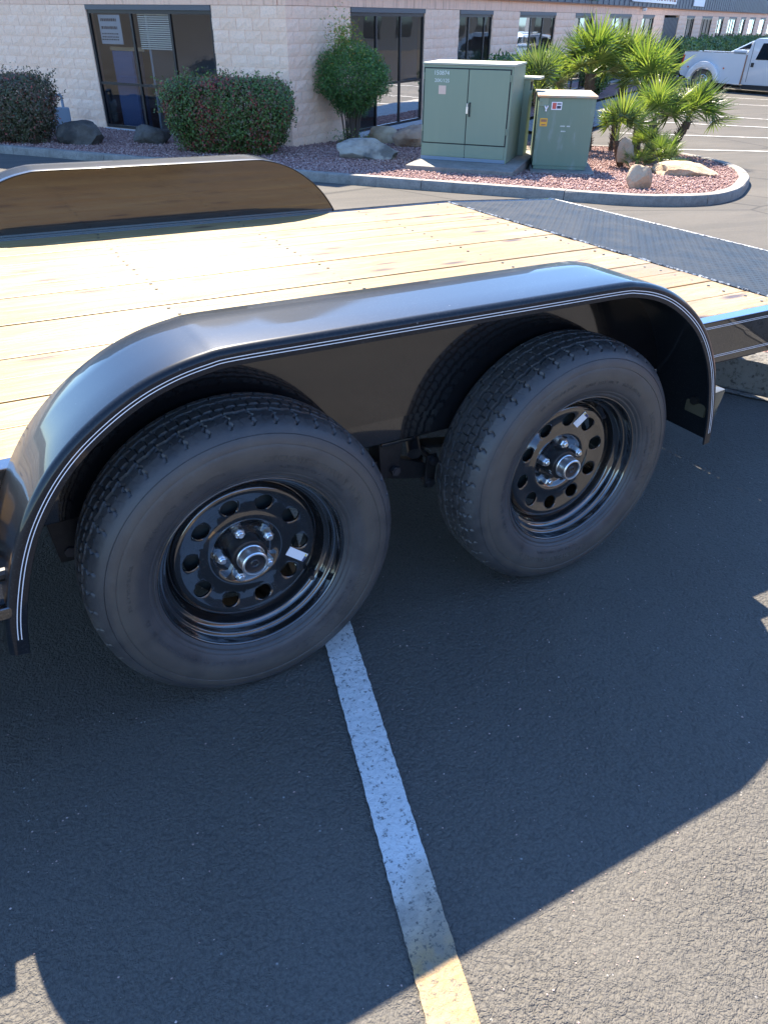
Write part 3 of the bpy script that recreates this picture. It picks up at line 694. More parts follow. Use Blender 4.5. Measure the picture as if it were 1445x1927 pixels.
def rim_mesh(phase):
    mb = MB(); NSG = 120
    barrel = smooth_prof([(.2000, .0300), (.2035, .0265), (.2045, .0235), (.2032, .0208), (.2005, .0207), (.1985, .0235), (.1972, .0290), (.1950, .0370), (.1925, .0410), (.1885, .0425), (.1865, .0450), (.1855, .0500), (.1835, .0570), (.1790, .0605), (.1760, .0620), (.1745, .0650), (.1735, .0710), (.1715, .0800), (.1680, .0850), (.1660, .0885), (.1635, .0885)], 3)
    mb.lathe(barrel, NSG, 'Y'); 
    mb.lathe([(.1635, .0885), (.167, .11), (.168, .15), (.196, .170), (.2, .175)], NSG, 'Y')
    mb.lathe([(r, disc_y(r)) for r in (.1635, .162, .160, .1585, .157, .1545, .152, .148, .144)], NSG, 'Y')
    mb.lathe([(r, disc_y(r)) for r in (.098, .095, .092, .0885, .085, .0815, .079, .077, .075, .073, .071, .069, .067, .065, .063, .060, .057, .053, .048, .044, .040)]+[(.0385, .096), (.0385, .10)], NSG, 'Y')
    # annulus with ten round holes
    r_in, r_out, rh, rc = .098, .144, .0188, .121
    for s in range(10):
        a0 = phase+s*PI/5
        nb = 12; B = []
        half = PI/10
        for i in range(nb): B.append((r_in, -half+2*half*i/nb))
        for i in range(4): B.append((r_in+(r_out-r_in)*i/4, half))
        for i in range(nb): B.append((r_out, half-2*half*i/nb))
        for i in range(4): B.append((r_out-(r_out-r_in)*i/4, -half))
        k = len(B); rings = []
        Bx = [(r*math.cos(t), r*math.sin(t)) for r, t in B]
        Hx = []
        for (x, y) in Bx:
            ang = math.atan2(y, x-rc); Hx.append((rc+rh*math.cos(ang), rh*math.sin(ang)))
        vs = []
        for q, tt in enumerate((0, .25, .5, .75, .92, 1.0)):
            for (bx, by), (hx, hy) in zip(Bx, Hx):
                x, y = bx*(1-tt)+hx*tt, by*(1-tt)+hy*tt
                rr_ = math.hypot(x, y); h = disc_y(min(max(rr_, r_in), r_out)) if q == 0 else disc_y(rr_)
                if q == 5: h += 0.0008
                vs.append((x, h, y))
        for (hx, hy) in Hx: vs.append((rc+(hx-rc)*.965, disc_y(math.hypot(hx, hy))+.005, hy*.965))
        ca, sa = math.cos(a0), math.sin(a0)
        vs = [(x*ca-z*sa, y, x*sa+z*ca) for x, y, z in vs]
        fs = [(q*k+i, q*k+(i+1) % k, (q+1)*k+(i+1) % k, (q+1)*k+i) for q in range(6) for i in range(k)]
        mb.add(vs, fs)
    return mb.mesh('rim', 'wheel_paint', smooth=40)
def lug_mesh():
    mb = MB()
    mb.lathe([(.0128, .004), (.0126, -.002), (.0112, -.006)], 24, 'Y')
    hexr = .0125
    vs = []; 
    for y in (-.005, -.0185): vs += [(hexr*math.cos(PI/3*i), y, hexr*math.sin(PI/3*i)) for i in range(6)]
    vs += [(hexr*.86*math.cos(PI/3*i), -.0208, hexr*.86*math.sin(PI/3*i)) for i in range(6)]
    fs = [(i, (i+1) % 6, 6+(i+1) % 6, 6+i) for i in range(6)]+[(6+i, 6+(i+1) % 6, 12+(i+1) % 6, 12+i) for i in range(6)]+[tuple(range(12, 18))]
    mb.add(vs, fs)
    mb.lathe([(.0075, -.020), (.0075, -.0262), (.0055, -.0280), (.0, -.0280)], 14, 'Y')
    return mb.mesh('lug_nut', 'zinc', smooth=20)
LUG = lug_mesh()
def wheel(x, phase, lug_ph, lab):
    W_ = bpy.data.objects.new('wheel', None); C.objects.link(W_); W_.parent = TR; W_.location = (x, 0.0, 0.3268); W_['label'] = lab
    link('tyre', TYRE, W_)
    o_ = link('sidewall_relief', LETT, W_); o_['kind'] = 'stuff'; o_.rotation_euler = (0, x*1.1, 0)
    link('rim', rim_mesh(phase), W_)
    mb = MB(); mb.lathe([(0.0, .104), (.115, .104), (.128, .110), (.128, .150)], 48, 'Y'); mb.obj('brake_drum', 'seam', W_, smooth=40)
    mb = MB(); mb.lathe([(.0400, .098), (.0400, .060), (.0385, .0575), (.0340, .0565), (.0330, .054), (.030, .054)], 48, 'Y'); mb.obj('hub', 'chassis', W_, smooth=40)
    mb = MB(); mb.lathe([(.0310, .058), (.0312, .052), (.0295, .0505), (.0292, .030), (.0285, .0265), (.0262, .0245), (.0238, .0245), (.0228, .0262), (.0225, .031)], 48, 'Y'); mb.obj('dust_cap', 'galv', W_, smooth=35)
    mb = MB(); mb.lathe([(.0226, .0300), (.0205, .0285), (.0190, .0292), (.010, .0292), (.0075, .0275), (.005, .0292), (.0, .0292)], 40, 'Y'); mb.obj('cap_plug', 'plug', W_, smooth=30)
    for i in range(5):
        a = lug_ph+i*2*PI/5; rr_ = 0.0572
        link('lug_nut', LUG, W_, mw=Matrix.Translation((rr_*math.cos(a), .0872, rr_*math.sin(a))) @ Matrix.Rotation(0.4*i, 4, 'Y'))
    return W_
W1 = wheel(0.0, math.radians(175-5*36), math.radians(104-72), 'left wheel of the pair, under the front of the fender')
W2 = wheel(0.8627, math.radians(85-36*2), math.radians(91), 'right wheel of the pair, under the rear of the fender')
def sticker(wh, c, ang, L, Wd):
    ca, sa = math.cos(ang), math.sin(ang); y = disc_y(math.hypot(*c))-0.0012
    def P(u, v, dy=0):
        px_, pz_ = c[0]+u*ca-v*sa, c[1]+u*sa+v*ca; return (px_, disc_y(math.hypot(px_, pz_))-0.0014-dy, pz_)
    mb = MB(); mb.add([P(-L, -Wd), P(L, -Wd), P(L, Wd), P(-L, Wd), P(-L, -Wd, -.0006), P(L, -Wd, -.0006), P(L, Wd, -.0006), P(-L, Wd, -.0006)], [(0, 1, 2, 3), (7, 6, 5, 4), (0, 4, 5, 1), (1, 5, 6, 2), (2, 6, 7, 3), (3, 7, 4, 0)], 0)
    mb.add([P(L*.62, -Wd*.96, .0004), P(L*.98, -Wd*.96, .0004), P(L*.98, Wd*.3, .0004), P(L*.62, Wd*.3, .0004)], [(0, 1, 2, 3)], 2)
    mb.add([P(L*.62, Wd*.35, .0004), P(L*.98, Wd*.35, .0004), P(L*.8, Wd*.95, .0004)], [(0, 1, 2)], 1)
    rs = random.Random(2)
    for q in range(7):
        v0 = -Wd*.8+q*Wd*.24; e = rs.uniform(.2, .55)
        mb.add([P(-L*.85, v0, .0004), P(L*e, v0, .0004), P(L*e, v0+Wd*.06, .0004), P(-L*.85, v0+Wd*.06, .0004)], [(0, 1, 2, 3)], 3)
    M.setdefault('faint_ink', mat('faint_ink', (0.22, 0.22, 0.28), 0.6))
    mb.obj('sticker', ['white_vinyl', 'label_yellow', 'label_ink', 'faint_ink'], wh)
sticker(W1, (0.112, -0.043), math.radians(-37), .0240, .0108)
sticker(W2, (0.050, 0.112), math.radians(45), .0205, .0118)
for wh, c, d in ((W1, (0.144, -0.100), -35), (W2, (0.100, 0.138), 54)):
    mb = MB(); c0 = Vector((c[0], .072, c[1])); tip = Vector((c[0]*.93, .046, c[1]*.93))
    mb.cyl(c0, tip, .0075, .0055, 12); mb.cyl(tip, tip+(tip-c0)*.35, .0062, .0058, 12); mb.obj('valve_stem', 'plug', wh, smooth=40)
# paint-marker strokes on the right hub
mb = MB()
def stroke(a, b, w_=.0011):
    # a, b = (angle deg on hub, y)
    (t0, y0_), (t1, y1_) = a, b; rr_ = .0403; vs = []
    dv = Vector((math.radians(t1-t0)*rr_, y1_-y0_)); dv.normalize(); nx, ny = -dv.y*w_, dv.x*w_
    for (t, y) in ((t0, y0_), (t1, y1_)):
        for s in (1, -1):
            tt = math.radians(t)+s*nx/rr_; vs.append((rr_*math.cos(tt), y+s*ny, rr_*math.sin(tt)))
    mb.add(vs, [(0, 1, 3, 2)])
stroke((196, .0600), (196, .0700)); stroke((208, .0600), (208, .0700)); stroke((192, .0655), (208, .0655))
mb.obj('hub_marking', 'white_vinyl', W2)

# running gear
mb = MB()
for x in (0.0, 0.8627):
    mb.cyl((x, 0.11, 0.3268), (x, 2.30, 0.3268), .030, n=20)
mb.obj('axle', 'chassis', TR, smooth=40)
for yy in (0.245, 2.16):
    for x0, x1 in ((-0.335, 0.36), (0.54, 1.19)):
        mb = MB(); xm = (x0+x1)/2
        for q in range(4):
            L = (x1-x0)/2*(1-0.2*q); pts = [(xm+L*t, 0.355-0.008*q+0.03*(t*t)*(1-.15*q)) for t in np.linspace(-1, 1, 9)]
            for a, b in zip(pts[:-1], pts[1:]):
                mb.add([(a[0], yy-.022, a[1]), (b[0], yy-.022, b[1]), (b[0], yy+.022, b[1]), (a[0], yy+.022, a[1]), (a[0], yy-.022, a[1]-.007), (b[0], yy-.022, b[1]-.007), (b[0], yy+.022, b[1]-.007), (a[0], yy+.022, a[1]-.007)], [(0, 1, 2, 3), (7, 6, 5, 4), (0, 4, 5, 1), (2, 6, 7, 3)])
        mb.obj('leaf_spring', 'chassis', TR)
# front hanger with angled plate, equaliser with shackle links and bolts
mb = MB(); mb.prism([(-.362, .447), (-.285, .447), (-.300, .335), (-.352, .335)], .205, .285); mb.obj('front_hanger', 'chassis', TR, bevel=.003)
mb = MB(); mb.cyl((-.330, .20, .358), (-.330, .29, .358), .012, n=6); mb.obj('hanger_bolt', 'chassis_bolt', TR)
mb = MB(); mb.prism([(.395, .440), (.465, .440), (.455, .325), (.405, .325)], .215, .275); mb.prism([(.355, .365), (.36, .335), (.44, .312), (.53, .288), (.56, .30), (.545, .33), (.46, .365), (.40, .372)], .228, .262); mb.obj('equaliser', 'chassis', TR, bevel=.003)
for yy in (.214, .276):
    mb = MB(); mb.prism([(.536, .362), (.566, .362), (.562, .268), (.532, .268)], yy-.004, yy+.004); mb.obj('shackle_link', 'chassis', TR, bevel=.002)
for x, z in ((.554, .347), (.546, .283), (.440, .346)):
    mb = MB(); mb.cyl((x, .198, z), (x, .288, z), .0085, n=12); mb.cyl((x, .200, z), (x, .209, z), .0130, n=6); mb.obj('shackle_bolt', 'chassis_bolt', TR)
mb = MB(); mb.cyl((.500, .215, .375), (.535, .30, .405), .018, n=14); mb.obj('bumper_stop', 'chassis', TR, smooth=40)
# channel flange of the axle seat: bright edge
mb = MB(); mb.box((.392, .193, .4285), (.486, .245, .4365)); mb.obj('equaliser_seat', 'black_paint', TR, bevel=.002)
# inner main rails of the frame
for yy in (.255, 2.11):
    mb = MB(); mb.box((-2.6, yy, .40), (1.85, yy+.05, .455)); mb.obj('frame_rail', 'chassis', TR)

# ---------------------------------------------------------------- kerb and planting bed
KP = [(-2.6, 16.8), (-1.2, 15.1), (0.187, 13.43), (0.614, 13.008), (1.633, 11.80), (2.503, 10.584), (3.127, 9.584), (3.706, 8.602), (4.348, 7.65), (5.001, 6.805), (5.651, 5.986), (6.018, 5.487), (6.278, 5.16), (6.771, 4.90), (7.409, 4.85), (8.234, 5.16), (9.135, 5.72), (9.978, 6.316), (10.705, 7.0), (11.176, 7.736), (11.404, 8.502), (11.45, 9.35), (10.9, 10.20), (10.2, 10.75), (9.667, 11.0)]
def resample(P, step):
    P = [Vector(p) for p in P]; out = [P[0]]; acc = 0
    for a, b in zip(P[:-1], P[1:]):
        L = (b-a).length; t = step-acc
        while t <= L: out.append(a+(b-a)*t/L); t += step
        acc = (acc+L) % step
    return out
KS = resample([(p[0], p[1]) for p in catmull(KP, 6)], 0.25)
def inward(P, i):
    a = P[max(i-1, 0)]; b = P[min(i+1, len(P)-1)]; t = (b-a).normalized(); return Vector((-t.y, t.x))
# kerb blocks, six steps long, with open joints between
KH, KW = 0.105, 0.16
i = 0; blk = 7; rr = random.Random(5)
while i < len(KS)-1:
    j = min(i+blk, len(KS)-1); mb = MB(); vs = []; prof = [(0.012, -0.10), (0.0, 0.0), (0.012, KH-.018), (0.026, KH), (KW-.012, KH+.002), (KW, KH-.012), (KW, -0.10)]
    for q in range(i, j+1):
        n_ = inward(KS, q); t_ = Vector((n_.y, -n_.x)); sh = 0.004 if q == i else (-0.004 if q == j else 0)
        for a, h in prof:
            p = KS[q]+n_*a+t_*sh; vs.append((p.x, p.y, gz(KS[q].x, KS[q].y)+h+rr.uniform(-.002, .002)))
    k = len(prof); L = j-i
    fs = [(a*k+b, a*k+b+1, (a+1)*k+b+1, (a+1)*k+b) for a in range(L) for b in range(k-1)]+[tuple(range(k)), tuple(reversed(range(L*k, (L+1)*k)))]
    mb.add(vs, fs); mb.obj('kerb', 'concrete', None, smooth=30, kind='structure'); i = j
# concrete gutter edge at the island's end
# building frame
BC = Vector((5.134, 11.789, -0.218)); UP = Vector((-.031, -.024, .999)).normalized(); D1 = Vector((.863, .503, .033)); D1 = (D1-UP*D1.dot(UP)).normalized(); D2 = UP.cross(D1)
BM = Matrix((D1, D2, UP)).transposed().to_4x4(); BM.translation = BC
bed = [(p.x+inward(KS, i).x*(KW-.01), p.y+inward(KS, i).y*(KW-.01)) for i, p in enumerate(KS)]
wl = BC+D2*12; wr = BC+D1*6.3
def bp(a, b): q = BC+D1*a+D2*b; return (q.x, q.y)
bedpoly = bed+[bp(5.6, -1.5), bp(8, -1.4), bp(62, -1.4), bp(62, .3), bp(.1, .3), bp(.1, 20)]
poly_sheet('planting_bed', bedpoly, 'bed_soil', 0.075)
poly_sheet('walkway', [bp(5.7, -1.55), bp(5.4, -3.1), bp(62, -3.4), bp(62, -1.35)], 'concrete', 0.05)
# gravel stones scattered over the visible bed
def in_poly(x, y, P):
    c = np.zeros(len(x), bool); n_ = len(P)
    for i in range(n_):
        x0, y0 = P[i]; x1, y1 = P[(i+1) % n_]
        if y0 == y1: continue
        c ^= ((y0 > y) != (y1 > y)) & (x < (x1-x0)*(y-y0)/(y1-y0)+x0)
    return c
def gravel(n_try, poly, box, size, off, name):
    x = RNG.uniform(box[0], box[1], n_try); y = RNG.uniform(box[2], box[3], n_try); k = in_poly(x, y, poly); x, y = x[k], y[k]; n_ = len(x)
    z = np.interp((x-CAM.x)*HD[0]+(y-CAM.y)*HD[1], GD, GZ)+off
    base = np.array([(1, 0, 0), (-1, 0, 0), (0, 1, 0), (0, -1, 0), (0, 0, 1), (0, 0, -1)], float)
    fs = np.array([(0, 2, 4), (2, 1, 4), (1, 3, 4), (3, 0, 4), (2, 0, 5), (1, 2, 5), (3, 1, 5), (0, 3, 5)])
    s = RNG.uniform(size[0], size[1], (n_, 1, 1))*RNG.uniform(.6, 1.25, (n_, 6, 1)); a = RNG.uniform(0, 2*PI, n_)
    P = base[None]*s*np.array([1, 1, .75])
    tlt = RNG.uniform(-.6, .6, n_)
    ca, sa = np.cos(a)[:, None], np.sin(a)[:, None]
    X = P[:, :, 0]*ca-P[:, :, 1]*sa; Y = P[:, :, 0]*sa+P[:, :, 1]*ca; Z = P[:, :, 2]+tlt[:, None]*X
    V = np.stack([X+x[:, None], Y+y[:, None], Z+z[:, None]+RNG.uniform(0, .012, n_)[:, None]], 2).reshape(-1, 3)
    F = (fs[None]+(np.arange(n_)*6)[:, None, None]).reshape(-1, 3); tint = np.repeat(RNG.beta(2, 2, n_), 8)
    link(name, npmesh(name, V, F, 'gravel', tint), None, 'stuff')
gravel(105000, bedpoly, (0, 12.2, 4.8, 16.5), (.010, .022), .082, 'gravel')

# near kerb island at the right, behind the trailer's rail
kd = Vector((2.565-2.450, .592-.814)).normalized(); kn_ = Vector((-kd.y, kd.x))
k0 = Vector((2.450, .814)); 
a0 = k0-kd*1.6; a1 = k0+kd*4.5
rr = random.Random(8)
for s0, s1 in ((-1.6, .9), (.91, 4.5)):
    mb = MB(); vs = []; NN = 40
    pf = [(0, -.05), (0, .01), (.012, .05), (.02, .10), (.035, .128), (.055, .135), (.16, .138), (.17, .12), (.17, -.05)]
    for q in range(NN+1):
        p = k0+kd*(s0+(s1-s0)*q/NN)
        for ii, (a, h) in enumerate(pf):
            jit = rr.uniform(-.006, .006) if 1 <= ii <= 4 else 0
            pp = p+kn_*(a+jit); vs.append((pp.x, pp.y, h))
    k = len(pf); fs = [(a*k+b, a*k+b+1, (a+1)*k+b+1, (a+1)*k+b) for a in range(NN) for b in range(k-1)]+[tuple(range(k)), tuple(reversed(range(NN*k, NN*k+k)))]
    mb.add(vs, fs); mb.obj('kerb', 'rough_concrete', None, smooth=40, kind='structure')
# broken gutter paint lip in front of it
V = []; F = []
for q in range(61):
    p = k0+kd*(-1.2+4.0*q/60); w0 = -.035+rr.uniform(-.006, .006); w1 = -.075+rr.uniform(-.012, .012)
    for w_ in (w0, w1): pp = p+kn_*w_; V.append((pp.x, pp.y, .006))
    if q: F.append((2*q-2, 2*q-1, 2*q+1, 2*q))
link('gutter_lip', npmesh('gutter_lip', V, F, 'rough_concrete'), None, 'structure')
isl = [(k0+kd*s+kn_*t) for s, t in ((-1.6, .165), (4.5, .165), (4.5, 1.15), (-1.6, 1.15))]
poly_sheet('island_bed', [(p.x, p.y) for p in isl], 'bed_soil', .115)
gravel(9000, [(p.x, p.y) for p in isl], (1.8, 5.2, -1.6, 3.2), (.008, .018), .12, 'gravel')

# ---------------------------------------------------------------- building
B = thing('office_building', 'long pale split-face block office building with dark fascia and dark framed windows', 'building', mw=BM)
BH, BL = 0.1708, 0.342
WIN = [(1.90, 4.71, 0), (6.35, 8.17, 1), (9.87, 12.59, 0), (14.3, 16.1, 1), (17.8, 20.6, 0), (22.2, 24.0, 1), (25.7, 28.5, 2), (30.05, 31.85, 1), (33.6, 36.3, 0), (38.0, 39.8, 1), (41.4, 44.1, 0), (45.7, 47.7, 1), (49.4, 52.0, 0), (54.2, 57.0, 1), (59.0, 61.6, 0)]
LW0, LW1 = 1.545, 4.55          # window of the left wall, along D2
FT = 3.12
# block meshes: front face is split (uneven), edges kept
def block_mesh(seed, L):
    r_ = random.Random(seed); mb = MB(); nx, nz = 4, 3; vs = []; 
    for j in range(nz+1):
        for i in range(nx+1):
            e = (i in (0, nx)) or (j in (0, nz)); vs.append(((L-.007)*i/nx+.0035, (0.0 if e else -r_.uniform(.002, .011)), (BH-.007)*j/nz+.0035))
    fs = [(j*(nx+1)+i, j*(nx+1)+i+1, (j+1)*(nx+1)+i+1, (j+1)*(nx+1)+i) for j in range(nz) for i in range(nx)]
    per = [i for i in range(nx+1)]+[(j*(nx+1)+nx) for j in range(1, nz+1)]+[nz*(nx+1)+i for i in range(nx-1, -1, -1)]+[j*(nx+1) for j in range(nz-1, 0, -1)]
    o = len(vs); vs += [(vs[p][0], .03, vs[p][2]) for p in per]; k = len(per)
    fs += [(per[i], o+i, o+(i+1) % k, per[(i+1) % k]) for i in range(k)]
    mb.add(vs, fs); return mb.mesh('block', 'block')
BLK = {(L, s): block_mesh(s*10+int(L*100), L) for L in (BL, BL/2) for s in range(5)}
cand = []
for wall in (0, 1):
    amax = 62 if wall == 0 else 14
    for j in range(-3, 12):
        b0 = j*BH; off = (j % 2)*BL/2; spans = []
        gaps = [(w0, w1) for w0, w1, _ in WIN] if wall == 0 else [(LW0, LW1)]
        gaps = [g for g in gaps if b0 >= 0.0 or False] if j >= 0 else []
        cur = 0.0; segs = []
        for g0, g1 in gaps: segs.append((cur, g0)); cur = g1
        segs.append((cur, amax))
        for s0, s1 in segs:
            x = math.floor((s0-off)/BL)*BL+off
            while x < s1-.02:
                xa, xb = max(x, s0), min(x+BL, s1)
                if xb-xa > .05: cand.append((wall, xa, xb, b0, j))
                x += BL
def near_key(c):
    wall, xa, xb, b0, j = c; P = BM @ (Vector((xa, 0, b0)) if wall == 0 else Vector((0, xa, b0)))
    vis = b0 > -.05 and not (wall == 1 and xa > 8.6) and not (wall == 0 and b0 < .5 and xa > 4.7)
    return ((P-CAM).length if vis else 1e3)
cand.sort(key=near_key)
RW1 = Matrix.Rotation(-PI/2, 4, 'Z')
jv = []; jf = []
for idx, (wall, xa, xb, b0, j) in enumerate(cand):
    L = xb-xa; s = (idx*7+j) % 5
    if idx < 300:
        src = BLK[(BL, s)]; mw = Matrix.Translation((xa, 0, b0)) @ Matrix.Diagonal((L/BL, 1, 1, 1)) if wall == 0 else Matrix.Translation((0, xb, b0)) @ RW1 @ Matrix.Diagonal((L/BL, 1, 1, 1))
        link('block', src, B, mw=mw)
    elif near_key((wall, xa, xb, b0, j)) < 75 or True:
        q = len(jv); d = .006+.010*((idx*37) % 11)/11
        P = [(xa+.004, -d), (xb-.004, -d)]
        for z in (b0+.004, b0+BH-.004):
            for a, dd in ((xa+.004, 0), (xb-.004, 0)): jv.append((a, dd, z) if wall == 0 else (dd, a, z))
        for z in (b0+.025, b0+BH-.025):
            for a in (xa+.03, xb-.03): jv.append((a, -d, z) if wall == 0 else (-d, a, z))
        q4 = q+4; fcs = [(q4, q4+1, q4+3, q4+2), (q, q+1, q4+1, q4), (q+1, q+3, q4+3, q4+1), (q+3, q+2, q4+2, q4+3), (q+2, q, q4, q4+2)]
        jf += [tuple(reversed(f)) if wall == 1 else f for f in fcs]
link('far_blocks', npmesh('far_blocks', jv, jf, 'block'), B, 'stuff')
# wall core with openings (mortar plane 12 mm behind the faces)
mb = MB()
def wall_piece(wall, a0, a1, b0, b1, y0=.008, y1=.16, mi=0):
    if wall == 0: mb.box((a0, y0, b0), (a1, y1, b1), mi)
    else: mb.box((y0, a0, b0), (y1, a1, b1), mi)
cur = .16
for w0, w1, _ in WIN: wall_piece(0, cur, w0-.002, -.6, 2.05); wall_piece(0, w0-.002, w1+.002, -.6, -.002); cur = w1+.002
wall_piece(0, cur, 62, -.6, 2.05)
wall_piece(1, .008, LW0-.002, -.6, 2.05); wall_piece(1, LW0-.002, LW1+.002, -.6, .058); wall_piece(1, LW1+.002, 20, -.6, 2.05)
mb.obj('wall', 'mortar', B)
mb = MB()
x = 0
while x < 62: mb.box((x+.003, -.006, 2.053), (min(x+.6, 62)-.003, .15, 2.262)); x += .6
mb.obj('lintel_course', 'lintel', B, bevel=.004, kind='stuff')
mb = MB(); y = .16
while y < 20: mb.box((-.006, y+.003, 2.053), (.15, min(y+.6, 20)-.003, 2.262)); y += .6
mb.obj('lintel_course', 'lintel', B, bevel=.004)
# soffit, fascia panels, roof
mb = MB(); mb.box((-.10, -.10, 2.262), (62.5, 1.0, 2.285)); mb.box((-.10, 1.0, 2.262), (1.0, 20, 2.285)); mb.obj('soffit', 'soffit', B)
mb = MB(); mb.box((-.13, -.13, 2.287), (62.6, -.09, FT)); mb.box((-.13, -.09, 2.287), (-.09, 20, FT))
x = 0.0
while x < 62: mb.box((x, -.145, 2.295), (x+.018, -.13, FT-.02)); x += .61
y = .3
while y < 20: mb.box((-.145, y, 2.295), (-.13, y+.018, FT-.02)); y += .61
mb.obj('fascia', 'fascia', B)
mb = MB(); mb.box((-.09, -.09, FT-.10), (62.5, 20, FT-.02)); mb.box((-.14, -.14, FT), (62.62, -.05, FT+.04)); mb.obj('roof', 'roof', B)
# added, unseen blocks over the corner offices, shaped only to shade the drive in front
mb = MB(); mb.box((.35, .35, FT-.02), (13, 19.5, 5.35)); mb.box((.36, 6, FT+.5), (12.9, 19.4, 7.4)); mb.obj('added_shade_block', 'fascia', B)
mb = MB(); mb.box((.0, 20.0, -.6), (62, 20.2, FT)); mb.box((62, -.0, -.6), (62.2, 20, FT)); mb.obj('rear_wall', 'mortar', B)

def window(wall, a0, a1, b0, b1, mulls, transom, kind=0, depth=.10, inside=True):
    """frame as window part, panes as its children"""
    fr = MB(); w_ = .045
    def bx(m_, p0, p1, q0, q1, y0, y1, mi=0):
        if wall == 0: m_.box((p0, y0, q0), (p1, y1, q1), mi)
        else: m_.box((y0, p0, q0), (y1, p1, q1), mi)
    y0, y1 = .02, .02+.05
    bx(fr, a0, a0+w_, b0, b1, y0, y1); bx(fr, a1-w_, a1, b0, b1, y0, y1)
    bx(fr, a0+w_, a1-w_, b0, b0+w_, y0, y1); bx(fr, a0+w_, a1-w_, b1-w_*1.2, b1, y0, y1)
    for mx in mulls: bx(fr, mx-w_*.5, mx+w_*.5, b0+w_, b1-w_*1.2, y0+.003, y1+.002)
    edges = [a0+w_]+[v for mx in mulls for v in (mx-w_*.5, mx+w_*.5)]+[a1-w_]
    if transom:
        for i in range(0, len(edges), 2): bx(fr, edges[i], edges[i+1], transom-w_*.45, transom+w_*.45, y0+.006, y1)
    o = fr.obj('window', 'frame_metal', B)
    # paler head flashing above
    hd = MB(); bx(hd, a0, a1, b1+.001, b1+.075, -.012, .06); hd.obj('head_trim', 'head_metal', o)
    for i in range(0, len(edges), 2):
        for q0, q1 in (((b0+w_, transom-w_*.45), (transom+w_*.45, b1-w_*1.2)) if transom else ((b0+w_, b1-w_*1.2),)):
            pn = MB()
            ym = y0+.024
            if wall == 0: pn.add([(edges[i], ym, q0), (edges[i+1], ym, q0), (edges[i+1], ym, q1), (edges[i], ym, q1)], [(0, 1, 2, 3)])
            else: pn.add([(ym, edges[i], q0), (ym, edges[i+1], q0), (ym, edges[i+1], q1), (ym, edges[i], q1)], [(3, 2, 1, 0)])
            pn.obj('pane', 'glass', o)
    return o
# left wall window
window(1, LW0, LW1, .070, 1.975, [2.52, 3.46], .815)
sb = MB(); sb.box((-.03, LW0-.01, -.02), (.14, LW1+.01, .056)); sb.obj('sill', 'sill', B)
for w0, w1, k in WIN:
    if k == 2:
        mb = MB(); mb.box((w0, .03, 0), (w1, .08, 1.97)); x = w0+.15
        while x < w1: mb.box((x, .015, .0), (x+.02, .03, 1.97)); x += .25
        mb.obj('panel_door', 'head_metal', B); continue
    if k == 0:
        window(0, w0, w1, .06, 1.975, [w0+(w1-w0)*.33, w0+(w1-w0)*.66], .815)
        sb = MB(); sb.box((w0-.01, -.03, -.02), (w1+.01, .14, .056)); sb.obj('sill', 'sill', B)
    else: window(0, w0, w1, .0, 1.975, [w0+(w1-w0)*.30, w0+(w1-w0)*.78], None if k else .8)
# rooms behind the glass
mb = MB()
mb.box((.16, 3.2, -.3), (14, 3.25, 2.26)); mb.box((3.9, 5.6, -.3), (3.95, 11, 2.26)); mb.box((.17, 6.2, -.3), (3.9, 6.25, 2.26)); mb.box((14.0, .17, -.3), (14.05, 3.2, 2.26))
mb.obj('interior_wall', 'interior', B)
mb = MB(); mb.box((.17, .17, -.05), (14, 11, -.01)); mb.obj('interior_floor', 'interior_floor', B)
mb = MB(); mb.box((.17, .17, 2.20), (14, 11, 2.25)); mb.obj('ceiling', 'interior', B)
mb = MB()
for w0, w1, k in WIN:
    if k != 2 and w0 > 13.9: mb.box((w0-.3, .75, -.1), (w1+.3, .8, 2.2))
mb.obj('interior_partition', 'interior', B)
# blinds, desk, cabinet, poster seen through the left window (own things standing in the room)
mb = MB()
for i in range(17): mb.box((.11, 2.60, 1.90-i*.032), (.13, 3.38, 1.918-i*.032))
mb.obj('blind', 'blind', B)
def indoors(name, mats, lab, cat, build):
    r_ = thing(name, lab, cat, mw=BM); build(r_)
def _desk(r_):
    mb = MB(); mb.box((.25, 1.65, .78), (.62, 3.4, .84)); mb.obj('desk_top', 'desk', r_, bevel=.004)
    mb = MB(); mb.box((.27, 1.70, .50), (.30, 3.35, .775)); mb.obj('front_panel', 'desk', r_)
    mb = MB()
    for yy in (1.72, 3.30): mb.box((.32, yy, -.01), (.58, yy+.04, .775))
    mb.obj('leg', 'desk', r_)
indoors('desk', None, 'tan desk seen through the left window behind the clipped hedge', 'desk', _desk)
def _shelf(r_):
    mb = MB(); mb.box((.30, 3.52, 1.34), (.55, 4.42, 1.40)); mb.obj('counter_top', 'desk', r_, bevel=.003)
    mb = MB(); mb.box((.32, 3.85, -.01), (.55, 4.40, 1.335)); mb.obj('counter_base', 'cab_blue', r_)
    mb = MB(); mb.box((.305, 3.87, .95), (.318, 4.38, 1.25)); mb.box((.305, 3.87, .1), (.318, 4.38, .9)); mb.obj('door', 'cab_blue', r_, bevel=.003)
indoors('reception_counter', None, 'blue reception counter with wooden top behind the leftmost pane of the left window', 'counter', _shelf)
def _poster(r_):
    mb = MB(); mb.box((.072, 3.78, 1.45), (.074, 4.34, 1.90)); mb.obj('sheet', 'paper', r_)
    mb = MB(); rr_ = random.Random(1)
    for i, (z, h) in enumerate(((1.80, .045), (1.68, .045), (1.60, .02), (1.55, .02), (1.51, .02))):
        y = 3.88
        while y < 4.28:
            w_ = rr_.uniform(.02, .05); mb.box((.070, y, z), (.0715, y+w_, z+h)); y += w_+.012
    mb.obj('print', 'dark_ink', r_)
indoors('poster', None, 'pale notice taped inside the top left pane of the left window', 'poster', _poster)
